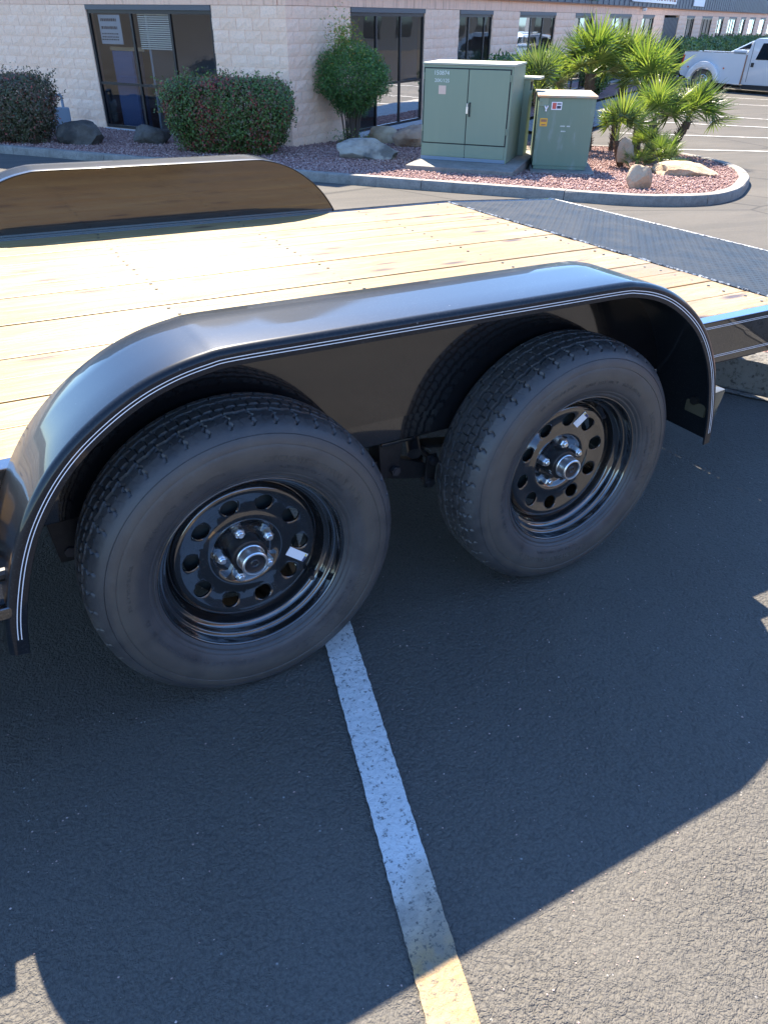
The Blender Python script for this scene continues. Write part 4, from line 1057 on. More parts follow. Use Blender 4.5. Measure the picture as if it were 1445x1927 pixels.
# signs on the fascia
def sign(a0, a1, b0, b1, m_, lab, name='wall_sign'):
    r_ = thing(name, lab, 'sign', mw=BM); mb = MB(); mb.box((a0, -.19, b0), (a1, -.147, b1)); mb.obj('board', m_, r_, bevel=.005); return r_
s1 = sign(19.75, 26.55, 2.42, 3.06, 'sign_white', 'white sign reading OFFICE FURNITURE on the dark fascia')
tm = text_mesh('OFFICE FURNITURE', .62, 'sign_brown', .006)
xs = [v.co.x for v in tm.vertices]; sc = 6.35/(max(xs)-min(xs))
link('lettering', tm, s1, mw=Matrix.Translation((19.98, -.197, 2.50)) @ Matrix.Rotation(PI/2, 4, 'X') @ Matrix.Diagonal((sc, 1.15, 1, 1)))
s2 = sign(30.1, 32.5, 2.41, 3.06, 'sign_white', 'white sign with brown and yellow bars, right of the lettered sign')
mb = MB(); mb.box((30.45, -.196, 2.72), (30.75, -.191, 3.02)); mb.box((30.82, -.196, 2.66), (31.05, -.191, 3.02)); mb.obj('brown_bar', 'sign_brown', s2)
mb = MB(); mb.box((31.12, -.196, 2.70), (31.45, -.191, 3.02)); mb.obj('yellow_bar', 'label_yellow', s2)
s3 = sign(14.9, 15.85, 2.38, 2.95, 'sign_green', 'small teal sign on the dark fascia, leftmost')
for tx, sz, a_, b_ in (('', 0, 0, 0),):
    pass
l1 = thing('wall_lamp', 'small white dome lamp under the fascia below the lettered sign', 'lamp', mw=BM)
mb = MB(); mb.lathe([(.0, -.09), (.06, -.08), (.09, -.04), (.10, 0)], 16, 'Z', (21.7, -.14, 2.24)); mb.obj('globe', 'sign_white', l1, smooth=40)
mb = MB(); mb.box((21.62, -.20, 2.242), (21.78, -.05, 2.26)); mb.obj('base', 'head_metal', l1)

# ---------------------------------------------------------------- utility cabinets
def frame_from(p0, p1, base_off=0.0):
    a = Vector((p0[0], p0[1])); b = Vector((p1[0], p1[1])); dx = (b-a).normalized(); X = Vector((dx.x, dx.y, 0)); X = (X-UP*X.dot(UP)).normalized(); Y = UP.cross(X)
    m_ = Matrix((X, Y, UP)).transposed().to_4x4(); m_.translation = Vector((a.x, a.y, base_off)); return m_, (b-a).length
def pad_and(name, lab, p0, p1, dep, h, ext, zb):
    m_, L = frame_from(p0, p1, zb); r_ = thing(name, lab, 'pad', mw=m_); mb = MB(); mb.box((-ext[0], -ext[1], -.15), (L+ext[2], dep+ext[3], h)); mb.obj('slab', 'concrete', r_, bevel=.012); return m_, L
m1, L1 = pad_and('concrete_pad', 'low concrete pad under the large two-door green cabinet', (5.859, 8.795), (6.683, 7.856), .97, .115, (.04, .60, .22, .45), -.168)
K1 = .8608; L1 = L1/K1
c1 = thing('utility_cabinet', 'large two-door green utility cabinet with stencilled numbers on a concrete pad', 'cabinet', mw=m1 @ Matrix.Translation((0, 0, .117)) @ Matrix.Scale(K1, 4))
H1 = 1.36; D1c = .98
mb = MB(); mb.box((0, 0, 0), (L1, D1c, H1)); mb.obj('cabinet_body', 'cab_green', c1, bevel=.006)
mb = MB(); mb.box((-.012, -.015, H1+.001), (L1+.012, D1c+.012, H1+.030)); mb.obj('lid', 'cab_top_plain', c1, bevel=.004)
xm = L1*.515
mb = MB(); mb.box((.012, -.0035, .245), (L1-.032, -.0012, H1-.035)); mb.box((xm-.012, -.0050, .05), (xm+.012, -.0036, H1-.05)); mb.obj('door_seam', 'seam', c1)
for zz in (.42, 1.16):
    for xx in (.016, L1-.036): mb = MB(); mb.cyl((xx, -.014, zz), (xx, -.014, zz+.09), .010, n=8); mb.obj('hinge', 'cab_green', c1)
for x0, x1, lb in ((.03, xm-.007, 'left door with stencilled numbers'), (xm+.007, L1-.05, None)):
    mb = MB(); mb.box((x0, -.013, .262), (x1, -.0055, H1-.052)); dr = mb.obj('door', 'cab_green', c1, bevel=.003, label=lb)
    if lb: DL = dr
    else: DR = dr
mb = MB(); mb.box((.03, -.009, .06), (xm-.004, -.001, .243)); mb.box((xm+.004, -.009, .06), (L1-.05, -.001, .243)); mb.obj('lower_panel', 'cab_green', c1, bevel=.003)
mb = MB(); mb.box((.0, -.010, .0), (L1-.02, -.001, .052)); mb.obj('kick_strip', 'kick', c1, bevel=.003)
mb = MB(); mb.box((xm+.035, -.034, .66), (xm+.055, -.020, .86)); mb.box((xm+.03, -.022, .66), (xm+.06, -.0115, .68)); mb.box((xm+.03, -.022, .84), (xm+.06, -.0115, .86)); mb.obj('handle', 'seam', DR, bevel=.003)
mb = MB(); mb.box((xm-.012, -.035, .70), (xm+.022, -.012, .80)); mb.cyl((xm+.005, -.026, .80), (xm+.005, -.026, .845), .012, n=8); mb.obj('padlock', 'zinc', DR, bevel=.003)
def stencil(parent, s, x, z, size, T=None, mt='stencil', y=-.0145):
    link('lettering', text_mesh(s, size, mt, .0006), parent, mw=Matrix.Translation((x, y, z)) @ Matrix.Rotation(PI/2, 4, 'X'))
stencil(DL, '150874', .175, H1-.135, .085); stencil(DL, '20K/12S', .19, H1-.235, .072)
mb = MB(); mb.box((.265, -.0155, H1-.40), (.385, -.0132, H1-.28)); mb.obj('label', 'tan_label', DL, bevel=.004)
# third cabinet hidden behind the first
m3 = m1 @ Matrix.Translation((.10, D1c*K1+.03, .117)) @ Matrix.Scale(K1, 4)
c3 = thing('utility_cabinet', 'green cabinet with projecting lid just behind the large two-door cabinet', 'cabinet', mw=m3)
L3 = L1-.02
mb = MB(); mb.box((0, 0, 0), (L3, .32, 1.14)); mb.obj('cabinet_body', 'cab_green', c3, bevel=.006)
mb = MB(); mb.box((-.02, -.02, 1.141), (L3+.16, .40, 1.175)); mb.obj('lid', 'cab_top_plain', c3, bevel=.004)
mb = MB(); mb.box((L3+.001, .04, .98), (L3+.012, .20, 1.10)); mb.obj('vent', 'seam', c3)

m2, L2 = pad_and('concrete_pad', 'thin concrete pad under the smaller green cabinet beside the palms', (7.147, 7.835), (7.762, 7.375), 1.0, .045, (.03, .22, .10, .10), -.172)
K2 = .912; L2 = L2/K2
c2 = thing('utility_cabinet', 'smaller chalky green cabinet with rusty top and orange label, beside the palms', 'cabinet', mw=m2 @ Matrix.Translation((0, 0, .047)) @ Matrix.Scale(K2, 4))
H2 = .985; D2c = 1.05
mb = MB(); k_ = [(0, 0), (L2, 0), (L2, D2c), (0, D2c)]; mb.box((0.02, 0.01, 0), (L2-.02, D2c-.02, .05)); mb.box((0, 0, .051), (L2, D2c, H2)); mb.obj('cabinet_body', 'cab_green2', c2, bevel=.005)
mb = MB(); mb.box((-.02, -.03, H2+.001), (L2+.02, D2c+.02, H2+.032)); mb.obj('lid', 'cab_top', c2, bevel=.006)
mb = MB(); mb.box((.0, -.012, H2-.115), (.14, -.001, H2-.002)); mb.cyl((.035, -.02, H2-.055), (.035, -.011, H2-.055), .011, n=8); mb.obj('latch', 'cab_green', c2, bevel=.002)
mb = MB(); mb.cyl((.115, -.02, H2-.155), (.09, -.02, H2-.105), .010, n=8); mb.cyl((.115, -.02, H2-.155), (.14, -.02, H2-.105), .010, n=8); mb.cyl((.115, -.02, H2-.18), (.115, -.02, H2-.145), .012, n=8); mb.obj('padlock', 'sign_white', c2)
mb = MB(); mb.box((.19, -.003, H2-.16), (.345, -.001, H2-.055)); mb.box((.205, -.0045, H2-.148), (.262, -.0035, H2-.067), 1); mb.box((.272, -.0045, H2-.143), (.332, -.0035, H2-.105), 2); mb.box((.272, -.0045, H2-.090), (.332, -.0035, H2-.072), 2)
mb.obj('label', ['sign_white', 'red_ink', 'dark_ink'], c2, label='white label with red and black print')
mb = MB(); mb.box((.045, -.003, H2-.385), (.155, -.001, H2-.275)); mb.box((.058, -.0045, H2-.325), (.142, -.0035, H2-.290), 1); mb.box((.068, -.0045, H2-.372), (.132, -.0035, H2-.355), 1); mb.obj('label', ['orange_label', 'sign_brown'], c2, label='orange warning label')
mb = MB()
for x0, x1, z in ((.36, .43, .60), (.455, .50, .60), (.375, .445, .53)):
    x = x0
    while x < x1: mb.box((x, -.0025, z), (x+.012, -.0012, z+.016)); x += .018
mb.obj('faded_print', 'stencil', c2)
# pipe riser by the left wall
pr = thing('backflow_valve', 'grey-blue pipe riser with valve between the left hedge and the dark boulder', 'pipe', (2.02, 15.9, -.22))
mb = MB(); mb.cyl((-.16, 0, 0), (-.16, 0, .62), .025); mb.cyl((-.16, 0, .62), (.10, 0, .62), .025); mb.cyl((.10, 0, .62), (.10, 0, .40), .025); mb.obj('pipe', 'pipe_blue', pr)
mb = MB(); mb.box((-.12, -.07, .0), (.20, .10, .42)); mb.obj('enclosure', 'pipe_blue', pr, bevel=.02)
mb = MB(); mb.lathe([(0, -.03), (.06, -.03), (.06, .03), (0, .03)], 16, 'Y', (-.16, -.04, .38)); mb.obj('valve_wheel', 'sign_white', pr)
mb = MB(); mb.box((-.28, -.25, -.06), (.32, .22, .04)); tag(mb.obj('pipe_base', 'concrete', None, bevel=.01), 'small concrete slab under the pipe riser by the left hedge', 'pad').location = (2.02, 15.9, -.22)

# ---------------------------------------------------------------- rocks
from mathutils import noise as mn
def rock(c, s, rz, seed, m_, lab, flat=1.0, sharp=.35):
    import bmesh
    bm = bmesh.new(); bmesh.ops.create_icosphere(bm, subdivisions=4, radius=1); r_ = random.Random(seed)
    # facet the boulder with random cutting planes, then roughen
    planes = [(Vector((r_.gauss(0, 1), r_.gauss(0, 1), r_.gauss(0, .8))).normalized(), r_.uniform(.62, .9)) for _ in range(13)]
    for v in bm.verts:
        p = v.co.copy()
        for n_, d in planes:
            q = p.dot(n_)
            if q > d: p -= n_*(q-d)*(.92)
        q = p+Vector((seed*3.1, 0, 0)); p *= 1+.10*mn.noise(q*2.1)+.05*mn.noise(q*5)+.02*mn.noise(q*12)
        v.co = Vector((p.x*s[0], p.y*s[1], max(p.z, -.45)*s[2]))
    m = bpy.data.meshes.new('boulder'); bm.to_mesh(m); bm.free(); m.materials.append(M[m_]); m.shade_smooth(); m.set_sharp_from_angle(angle=math.radians(38))
    o = link('boulder', m); o.location = c; o.rotation_euler = (0, 0, rz); tag(o, lab, 'boulder'); return o
def GR(x, y, o=.05):
    x, y = CAM.x+(x-CAM.x)*.948, CAM.y+(y-CAM.y)*.948
    return (x, y, gz(x, y)+.075+o)
rz0 = -0.52
rock(GR(2.05, 13.95, .12), (.42, .30, .25), rz0, 3, 'rock_dark', 'dark boulder with pale patches under the left edge of the left window')
rock(GR(3.23, 13.75, .10), (.33, .26, .22), rz0+.2, 8, 'rock_dark', 'small dark boulder in front of the window, left of the big clipped hedge')
rock(GR(5.98, 10.72, .08), (.58, .34, .20), rz0, 12, 'rock_grey', 'long flat grey boulder in the gravel below the round green shrub')
rock(GR(7.45, 12.75, .08), (.34, .25, .20), rz0, 17, 'rock_tan', 'tan boulder behind the stems of the round green shrub')
rock(GR(7.62, 12.0, .12), (.36, .30, .27), rz0, 21, 'rock_pink', 'rounded pinkish boulder at the left edge of the large green cabinet')
rock(GR(8.6, 12.6, .06), (.25, .2, .22), rz0, 25, 'rock_dark', 'dark rock behind the pinkish boulder')
rock(GR(7.50, 6.12, .10), (.165, .15, .22), rz0+.4, 31, 'rock_tan', 'upright faceted tan rock at the foot of the palms near the kerb')
rock(GR(9.65, 7.30, .04), (.52, .38, .15), rz0-.3, 35, 'rock_tan', 'broad low sandy boulder at the rounded end of the planting bed')
rock(GR(9.35, 8.20, .22), (.14, .10, .27), rz0, 38, 'rock_tan', 'brown upright rock among the palm stems')
rock(GR(9.05, 10.35, .0), (.26, .2, .13), rz0, 41, 'rock_tan', 'low pale rock between the two green cabinets')
rock(GR(9.3, 10.9, .03), (.16, .16, .14), rz0, 43, 'rock_tan', 'small pale rock at the back between the two green cabinets')
rock(GR(.30, 14.6, .05), (.22, .2, .16), rz0, 47, 'rock_grey', 'grey rock at the left foot of the leftmost hedge')

# ---------------------------------------------------------------- shrubs
def leaves_mesh(name, P, Nn, size, m_, tint, asp=.5, fold=.25):
    """one folded leaf (2 quads->4 tris as 2 tris each side) per point"""
    n_ = len(P); a = RNG.normal(size=(n_, 3)); Nn = Nn/np.linalg.norm(Nn, axis=1, keepdims=True)
    t = a-(a*Nn).sum(1, keepdims=True)*Nn; t /= np.linalg.norm(t, axis=1, keepdims=True); b = np.cross(Nn, t)
    s = RNG.uniform(size[0], size[1], (n_, 1))
    v0 = P; v2 = P+t*s; v1 = P+t*s*.45+b*s*asp*.5-Nn*s*fold*.5; v3 = P+t*s*.45-b*s*asp*.5-Nn*s*fold*.5
    V = np.stack([v0, v1, v2, v3], 1).reshape(-1, 3); q = np.arange(n_)[:, None]*4
    F = np.concatenate([q+np.array([[0, 1, 2]]), q+np.array([[0, 2, 3]])], 1).reshape(-1, 3)
    return npmesh(name, V, F, m_, np.repeat(tint, 2))
def hedge(c, half, rz, n_, m_, lab, size=(.035, .06), power=6.0, bottom=.80, red=0.0, cat='hedge', name='hedge', jitter=.13, group=None, tint_shift=0):
    r_ = thing(name, lab, cat, c, group); r_.rotation_euler = (0, 0, rz)
    d = RNG.normal(size=(n_, 3)); d /= np.linalg.norm(d, axis=1, keepdims=True)
    k = (np.abs(d)**power).sum(1)**(-1/power); shell = 1-np.abs(RNG.normal(0, jitter, n_))*1.6; shell = np.clip(shell, .25, 1.04)
    lump = np.array([1+.09*mn.noise(Vector(q)*3.1+Vector(c)) for q in d.tolist()])
    p = d*(k*shell*lump)[:, None]; tz = (p[:, 2]+1)/2
    tap = bottom+(1-bottom)*np.clip(tz*1.5, 0, 1)
    P = np.stack([p[:, 0]*half[0]*tap, p[:, 1]*half[1]*tap, half[2]*(1+p[:, 2])+.06], 1)
    Nn = d+RNG.normal(0, .55, (n_, 3)); cl = np.array([mn.noise(Vector(q)*2.2+Vector((7, 1, 3))) for q in P.tolist()])
    tint = np.clip(RNG.beta(2, 3, n_)+cl*.55+red*(RNG.rand(n_) < .25)+tint_shift, 0, 1)
    link('foliage', leaves_mesh('foliage', P, Nn, size, m_, tint), r_, 'stuff')
    ns_ = n_//28; k_i = RNG.randint(0, n_, ns_); sh = []; 
    for q in range(5): sh.append(P[k_i]+d[k_i]*(.018+.022*q)+np.array([0, 0, .006*q])+RNG.normal(0, .008, (ns_, 3)))
    sh = np.concatenate(sh); link('stray_shoots', leaves_mesh('stray_shoots', sh, RNG.normal(0, 1, sh.shape), (size[0]*.8, size[1]*.9), m_, RNG.uniform(.2, .95, len(sh))), r_, 'stuff')
    mb = MB(); rs = random.Random(int(c[0]*100))
    for _ in range(26):
        a = rs.uniform(0, 2*PI); b0 = (rs.uniform(-.25, .25)*half[0], rs.uniform(-.25, .25)*half[1], -.05); e = (math.cos(a)*half[0]*rs.uniform(.3, .85), math.sin(a)*half[1]*rs.uniform(.3, .85), half[2]*rs.uniform(.6, 1.8))
        mb.cyl(b0, e, .012, .004, 5, caps=False)
    mb.obj('branches', 'twig', r_); return r_
hedge(GR(1.13, 14.55, -.05), (.63, .54, .49), rz0, 17000, 'hedge_leaf_dry', 'square clipped brownish hedge at the left edge of the picture', red=.35)
hedge(GR(4.12, 12.05, -.05), (1.00, .52, .52), rz0-.02, 30000, 'hedge_leaf', 'wide clipped green and red-brown hedge in front of the building corner', red=.35, tint_shift=.10)
# round shrub on bare upright stems
nd_ = thing('nandina_shrub', 'round feathery green shrub on bare upright stems beside the window', 'shrub', GR(6.72, 12.62, -.06))
n_ = 15000; d = RNG.normal(size=(n_, 3)); d /= np.linalg.norm(d, axis=1, keepdims=True); rad = RNG.uniform(.45, 1.03, n_)**.6
cl = np.array([mn.noise(Vector(q)*2.6) for q in d.tolist()]); P = d*(rad*(1+.16*cl))[:, None]*np.array([.66, .60, .56]); P[:, 2] += 1.06; low = P[:, 2] < .85; P[low, :2] *= .80
extra = RNG.normal(0, 1, (900, 3))*np.array([.13, .10, .14])+np.array([-.18, 0, 1.68]); P = np.concatenate([P, extra])
Nn = RNG.normal(0, 1, P.shape)+np.array([0, 0, .8]); tint = np.clip(RNG.beta(2, 3, len(P))+.3*(P[:, 2]-1.1), 0, 1); tint[n_:] = RNG.uniform(.7, 1, 900)
link('foliage', leaves_mesh('foliage', P, Nn, (.035, .075), 'nandina_leaf', tint, .28), nd_, 'stuff')
mb = MB(); rs = random.Random(6)
for _ in range(34):
    a = rs.uniform(0, 2*PI); r0 = rs.uniform(0, .13); b0 = Vector((math.cos(a)*r0, math.sin(a)*r0, -.05)); r1 = rs.uniform(.1, .42); e = Vector((math.cos(a)*r1, math.sin(a)*r1, rs.uniform(.8, 1.35)))
    mid = b0*.4+e*.6-Vector((math.cos(a), math.sin(a), 0))*.06; mb.cyl(b0, mid, .011, .008, 6, caps=False); mb.cyl(mid, e, .008, .004, 6, caps=False)
mb.obj('stems', 'twig', nd_)
n_ = 500; P = RNG.normal(0, 1, (n_, 3))*np.array([.16, .12, .09])+np.array([-.05, -.05, .14]); link('low_shoots', leaves_mesh('low_shoots', P, RNG.normal(0, 1, P.shape)+np.array([0, 0, 1]), (.03, .06), 'nandina_leaf', RNG.rand(n_), .3), nd_, 'stuff')
# shrubs along the long wall
def on_wall(a, off=-.75): q = BC+D1*a+D2*off; return (q.x, q.y, gz(q.x, q.y)+.05)
for a, hw, hh, lab in ((7.4, .75, .62, 'low feathery shrub just above the top of the large green cabinet'), (10.0, .85, .62, 'dark green shrub under the window behind the palms'), (14.8, .8, .65, 'low shrub by the narrow door behind the big palm head'), (20.9, .8, .6, 'low dark shrub by the wall between palm heads')):
    hedge(on_wall(a), (hw, .55, hh), 0.53, 3500, 'far_leaf', lab, (.06, .12), 2.3, .8, cat='shrub', name='shrub', jitter=.16)
ords = ['first', 'second', 'third', 'fourth', 'fifth', 'sixth', 'seventh']
for i, a in enumerate((26.6, 29.4, 32.6, 36.4, 40.4, 45.0, 50.5)):
    hedge(on_wall(a), (1.25+.1*(i % 2), .7, .66), 0.53, 2600, 'far_leaf', f'rounded green shrub, {ords[i]} from the left in the row behind the white pickup', (.09, .17), 2.8, .85, cat='shrub', name='shrub', jitter=.12, group='shrubs in the row along the far wall')

# ---------------------------------------------------------------- palms
def frond_mesh(seed, m_):
    r_ = random.Random(seed); V = []; F = []; T = []; pl = .30+r_.uniform(-.04, .06)
    def quad(a, b, c, d, t): q = len(V); V.extend([a, b, c, d]); F.append((q, q+1, q+2, q+3)); T.append(t)
    # petiole, flat strip with a rib
    segs = 5; prev = None
    for i in range(segs+1):
        t = i/segs; y = -.10*t*t*pl; z = pl*t; w_ = .010*(1-.5*t)
        cur = [Vector((-w_, y, z)), Vector((0, y+.006, z)), Vector((w_, y, z))]
        if prev: quad(prev[0], prev[1], cur[1], cur[0], .95); quad(prev[1], prev[2], cur[2], cur[1], .95)
        prev = cur
    c0 = Vector((0, -.10*pl, pl)); nl = 25
    for i in range(nl):
        a = math.radians(-108+216*i/(nl-1)+r_.uniform(-2.5, 2.5)); L = (.36+.05*math.cos(a))*r_.uniform(.86, 1.06); w_ = .0125
        dirv = Vector((math.sin(a), 0, math.cos(a))); side = Vector((math.cos(a), 0, -math.sin(a)))
        cup = -.10*(1-math.cos(a))*.6; prev = None; tt = r_.random(); droop = r_.uniform(.02, .12)
        for s in range(5):
            t = s/4; wd = w_*(.35+1.3*t) if t < .45 else w_*(1.0)*(1-(t-.45)/.56)
            y = cup*t-droop*t*t*L*1.2+.012*math.sin(i*2.1)*t; p = c0+dirv*L*t+Vector((0, y, 0)); rib = Vector((0, -wd*.55, 0))
            cur = [p-side*wd, p+rib, p+side*wd]
            if prev: quad(prev[0], prev[1], cur[1], cur[0], tt); quad(prev[1], prev[2], cur[2], cur[1], tt)
            prev = cur
    return npmesh('frond', [tuple(v) for v in V], F, m_, T)
FR = [frond_mesh(i, 'palm_leaf') for i in range(6)]+[frond_mesh(10+i, 'palm_leaf_grey') for i in range(3)]
def palm(base, head, n_, scale, lab, seed, trunk_r=.07, el=(5, 85), lean=0, bias=None):
    base = Vector(base); head = Vector(head); r_ = random.Random(seed)
    P = thing('fan_palm', lab, 'palm', tuple(base), 'fan palms in the clump')
    hv = head-base; mb = MB(); steps = max(4, int(hv.length/.05)); top = hv
    for i in range(steps):
        a = hv*(i/steps)*1.0-Vector((0, 0, .04)); b = hv*((i+1)/steps)
        mb.cyl(a, b, trunk_r*(.85+.25*math.sin(i*1.7)**2), trunk_r*1.0, 9, caps=False)
    # old leaf bases bristle out of the trunk
    nb = int(hv.length*150)
    for i in range(nb):
        t = r_.uniform(.02, 1); a = r_.uniform(0, 2*PI); p = hv*t; o_ = Vector((math.cos(a), math.sin(a), 0)); l = r_.uniform(.04, .085)
        mb.cyl(p+o_*trunk_r*.7, p+o_*(trunk_r+l*.55)+Vector((0, 0, l*.8)), .010, .002, 4, caps=False)
    mb.obj('trunk', 'palm_trunk', P, smooth=None)
    # heart
    mb = MB(); mb.cyl(hv-Vector((0, 0, .05)), hv+Vector((0, 0, .09)), trunk_r*.75, .02, 8); mb.obj('crown_shaft', 'palm_stem', P)
    for i in range(int(n_*.95)):
        az = i*2.39996+r_.uniform(-.3, .3); e = math.radians(el[0]+(el[1]-el[0])*((i+.5)/n_)**.8+r_.uniform(-8, 8))
        if bias is not None and r_.random() < .45: az = bias+r_.uniform(-.9, .9)
        dirv = Vector((math.cos(az)*math.cos(e), math.sin(az)*math.cos(e), math.sin(e)))
        up_ = Vector((0, 0, 1)); Y = (up_-dirv*up_.dot(dirv)); Y = Y.normalized() if Y.length > .05 else Vector((math.cos(az), math.sin(az), 0)); X = Y.cross(dirv)
        m_ = Matrix((X, Y, dirv)).transposed().to_4x4() @ Matrix.Rotation(r_.uniform(-.5, .5), 4, 'Z') @ Matrix.Diagonal((scale,)*3+(1,)) @ Matrix.Diagonal((r_.uniform(.85, 1.1),)*3+(1,))
        m_.translation = hv+dirv*.02
        link('frond', FR[r_.randrange(9)], P, mw=m_)
    return P
PL = [((9.95, 9.72, -.18), (10.2, 10.2, 1.00), 26, 1.30, 'tall fan palm with the largest round head, behind the smaller green cabinet', 1, .08, (10, 88)),
      ((8.92, 9.79, -.18), (9.22, 10.4, .70), 17, 1.22, 'fan palm just right of the large two-door cabinet, leftmost of the clump', 2, .06, (10, 80)),
      ((10.40, 9.60, -.18), (10.90, 10.05, .98), 19, 1.20, 'fan palm with a slim reddish trunk behind the rusty-topped cabinet corner', 3, .045, (20, 88)),
      ((10.35, 8.95, -.18), (10.66, 9.32, .80), 20, 1.20, 'fan palm with the thick bristly brown trunk in the middle of the clump', 4, .075, (10, 88)),
      ((9.80, 8.14, -.18), (10.15, 8.48, .36), 14, 1.05, 'short leaning fan palm in front of the thick bristly trunk', 5, .065, (25, 88)),
      ((10.60, 8.50, -.18), (11.02, 8.55, .36), 19, 1.12, 'right-leaning fan palm overhanging the parking lot, rightmost of the clump', 6, .065, (10, 85)),
      ((8.92, 7.85, -.18), (8.99, 8.10, .16), 13, .98, 'small upright fan palm against the right side of the smaller cabinet', 7, .045, (45, 88)),
      ((9.66, 8.0, -.18), (9.72, 8.15, .0), 14, .62, 'low seedling palm tuft between the bristly trunk and the small upright palm', 8, .04, (20, 88)),
      ((9.25, 7.35, -.18), (9.30, 7.42, -.07), 15, .70, 'low bright palm tuft right behind the upright faceted rock', 9, .04, (10, 80)),
      ((8.85, 7.45, -.18), (8.88, 7.5, -.12), 9, .45, 'sparse dry palm tuft at the foot of the smaller cabinet', 10, .035, (0, 70))]
for b_, h_, n_, sc, lab, sd, tr_, el in PL: palm(b_, h_, n_, sc, lab, sd, tr_, el, bias=(-.6 if sd == 6 else None))

# ---------------------------------------------------------------- vehicles
def vframe(p, h2, z):
    X = Vector((h2[0], h2[1], 0)).normalized(); X = (X-UP*X.dot(UP)).normalized(); Y = UP.cross(X); m_ = Matrix((X, Y, UP)).transposed().to_4x4(); m_.translation = Vector((p[0], p[1], z)); return m_
def arch(cx, r, n_=14, zmin=.33): 
    return [(cx+r*math.cos(a), .377+r*math.sin(a)) for a in np.linspace(PI+math.asin((.377-zmin)/r)*1, -math.asin((.377-zmin)/r), n_)]
def car_wheel(parent, x, y, r, rim, wd=.24, s=1):
    W_ = bpy.data.objects.new('wheel', None); C.objects.link(W_); W_.parent = parent; W_.location = (x, y, r)
    mb = MB(); mb.lathe([(rim, .02), (rim+.03, .0), (r-.03, .0), (r, .04), (r, wd-.04), (r-.03, wd), (rim, wd)], 40, 'Y'); mb.obj('tyre', 'rubber', W_, smooth=40)
    mb = MB(); mb.lathe([(rim+.003, .015), (rim-.012, .008), (rim-.02, .04), (rim-.05, .07), (rim*.55, .05), (rim*.42, .02), (rim*.30, -.015), (0, -.025)], 32, 'Y'); mb.obj('rim', 'chrome', W_, smooth=40)
    mb = MB()
    for i in range(8):
        a = i*PI/4; c_ = (math.cos(a)*rim*.68, .052, math.sin(a)*rim*.68); mb.lathe([(0, -.004), (.022, -.004), (.022, .004)], 8, 'Y', c_)
    mb.obj('hand_hole', 'truck_dark', W_)
tm_ = vframe((24.45, 19.75), (.345, -.938), gz(24.45, 19.75)-.10)
T = thing('pickup_truck', 'white crew-cab pickup with wide rear fenders, tail towards the palms', 'pickup', mw=tm_ @ Matrix.Scale(.99, 4))
# bed side with wheel arch
def sidebody(yo, yi):
    mb = MB()
    bedp = [(-.86, .55), (-.90, .62), (-.88, .95), (-.85, 1.20), (-.78, 1.265), (.98, 1.245), (1.335, 1.225), (1.335, .33), (.42, .35)]+[(x, z) for x, z in arch(0, .42, 12, .35)][::-1]+[(-.45, .42)]
    mb.prism(bedp, yo, yi); return mb
mb = sidebody(0.06, .12); mb.obj('bed_side', 'truck_white', T, bevel=.012)
mb = MB(); 
# swollen dually flare: arch band
fl = [(.60*math.cos(a), .40+.60*math.sin(a)*1.0) for a in np.linspace(PI*.98, .02, 18)]
inn = [(.42*math.cos(a), .377+.42*math.sin(a)) for a in np.linspace(.02, PI*.98, 18)]
mb.prism(fl+inn, -.14, .07); mb.obj('rear_flare', 'truck_white', T, bevel=.05, smooth=50)
mb = MB(); mb.prism([(-.86, .55), (-.90, .62), (-.85, 1.20), (-.78, 1.265), (.98, 1.245), (1.335, 1.225), (1.335, .33), (.42, .35), (.42, .95), (-.42, .95), (-.45, .42)], 1.74, 1.80); mb.obj('bed_side', 'truck_white', T, bevel=.012)
mb = MB(); mb.box((-.88, .13, .55), (-.82, 1.73, 1.25)); mb.obj('tailgate', 'truck_white', T, bevel=.015)
mb = MB(); mb.box((-.8, .13, .62), (1.33, 1.73, .68)); mb.obj('bed_floor', 'truck_dark', T)
mb = MB(); mb.box((-.76, .055, 1.266), (1.30, .13, 1.285)); mb.obj('bed_rail_cap', 'truck_dark', T, bevel=.006)
mb = MB(); mb.box((.88, .10, 1.23), (1.33, 1.75, 1.36)); mb.obj('tool_box', 'truck_white', T, bevel=.02)
# cab
cabp = [(1.352, .33), (1.352, 1.24), (1.42, 1.52), (1.50, 1.66), (1.62, 1.715), (3.1, 1.72), (3.30, 1.66), (3.95, 1.22), (5.05, 1.16), (5.22, 1.02), (5.25, .50), (5.0, .38), (4.75, .36)]+[(4.35+.42*math.cos(a), .377+.42*math.sin(a)) for a in np.linspace(.05, PI-.05, 10)]+[(3.9, .33)]
mb = MB(); mb.prism(cabp, .10, 1.78); cab_ = mb.obj('cab', 'truck_white', T, bevel=.03, smooth=40)
mb = MB(); mb.prism([(1.66, 1.09), (1.80, 1.575), (2.42, 1.585), (2.42, 1.09)], .088, .104); mb.prism([(2.50, 1.09), (2.50, 1.585), (3.12, 1.58), (3.62, 1.20), (3.62, 1.09)], .088, .104); mb.obj('side_window', 'truck_glass', cab_, bevel=.01)
mb = MB(); mb.box((1.336, .30, 1.30), (1.35, 1.55, 1.60)); mb.obj('rear_window', 'truck_glass', cab_)
for x0, x1 in ((1.50, 2.44), (2.46, 3.60)):
    mb = MB(); mb.box((x0, .094, .42), (x0+.012, .102, 1.60)); mb.box((x1, .094, .42), (x1+.012, .102, 1.60)); mb.obj('door_seam', 'seam', cab_)
mb = MB(); mb.box((1.55, .075, .87), (1.65, .10, 1.0)); mb.box((2.55, .075, .87), (2.65, .10, 1.0)); mb.obj('door_handle', 'truck_dark', cab_, bevel=.01)
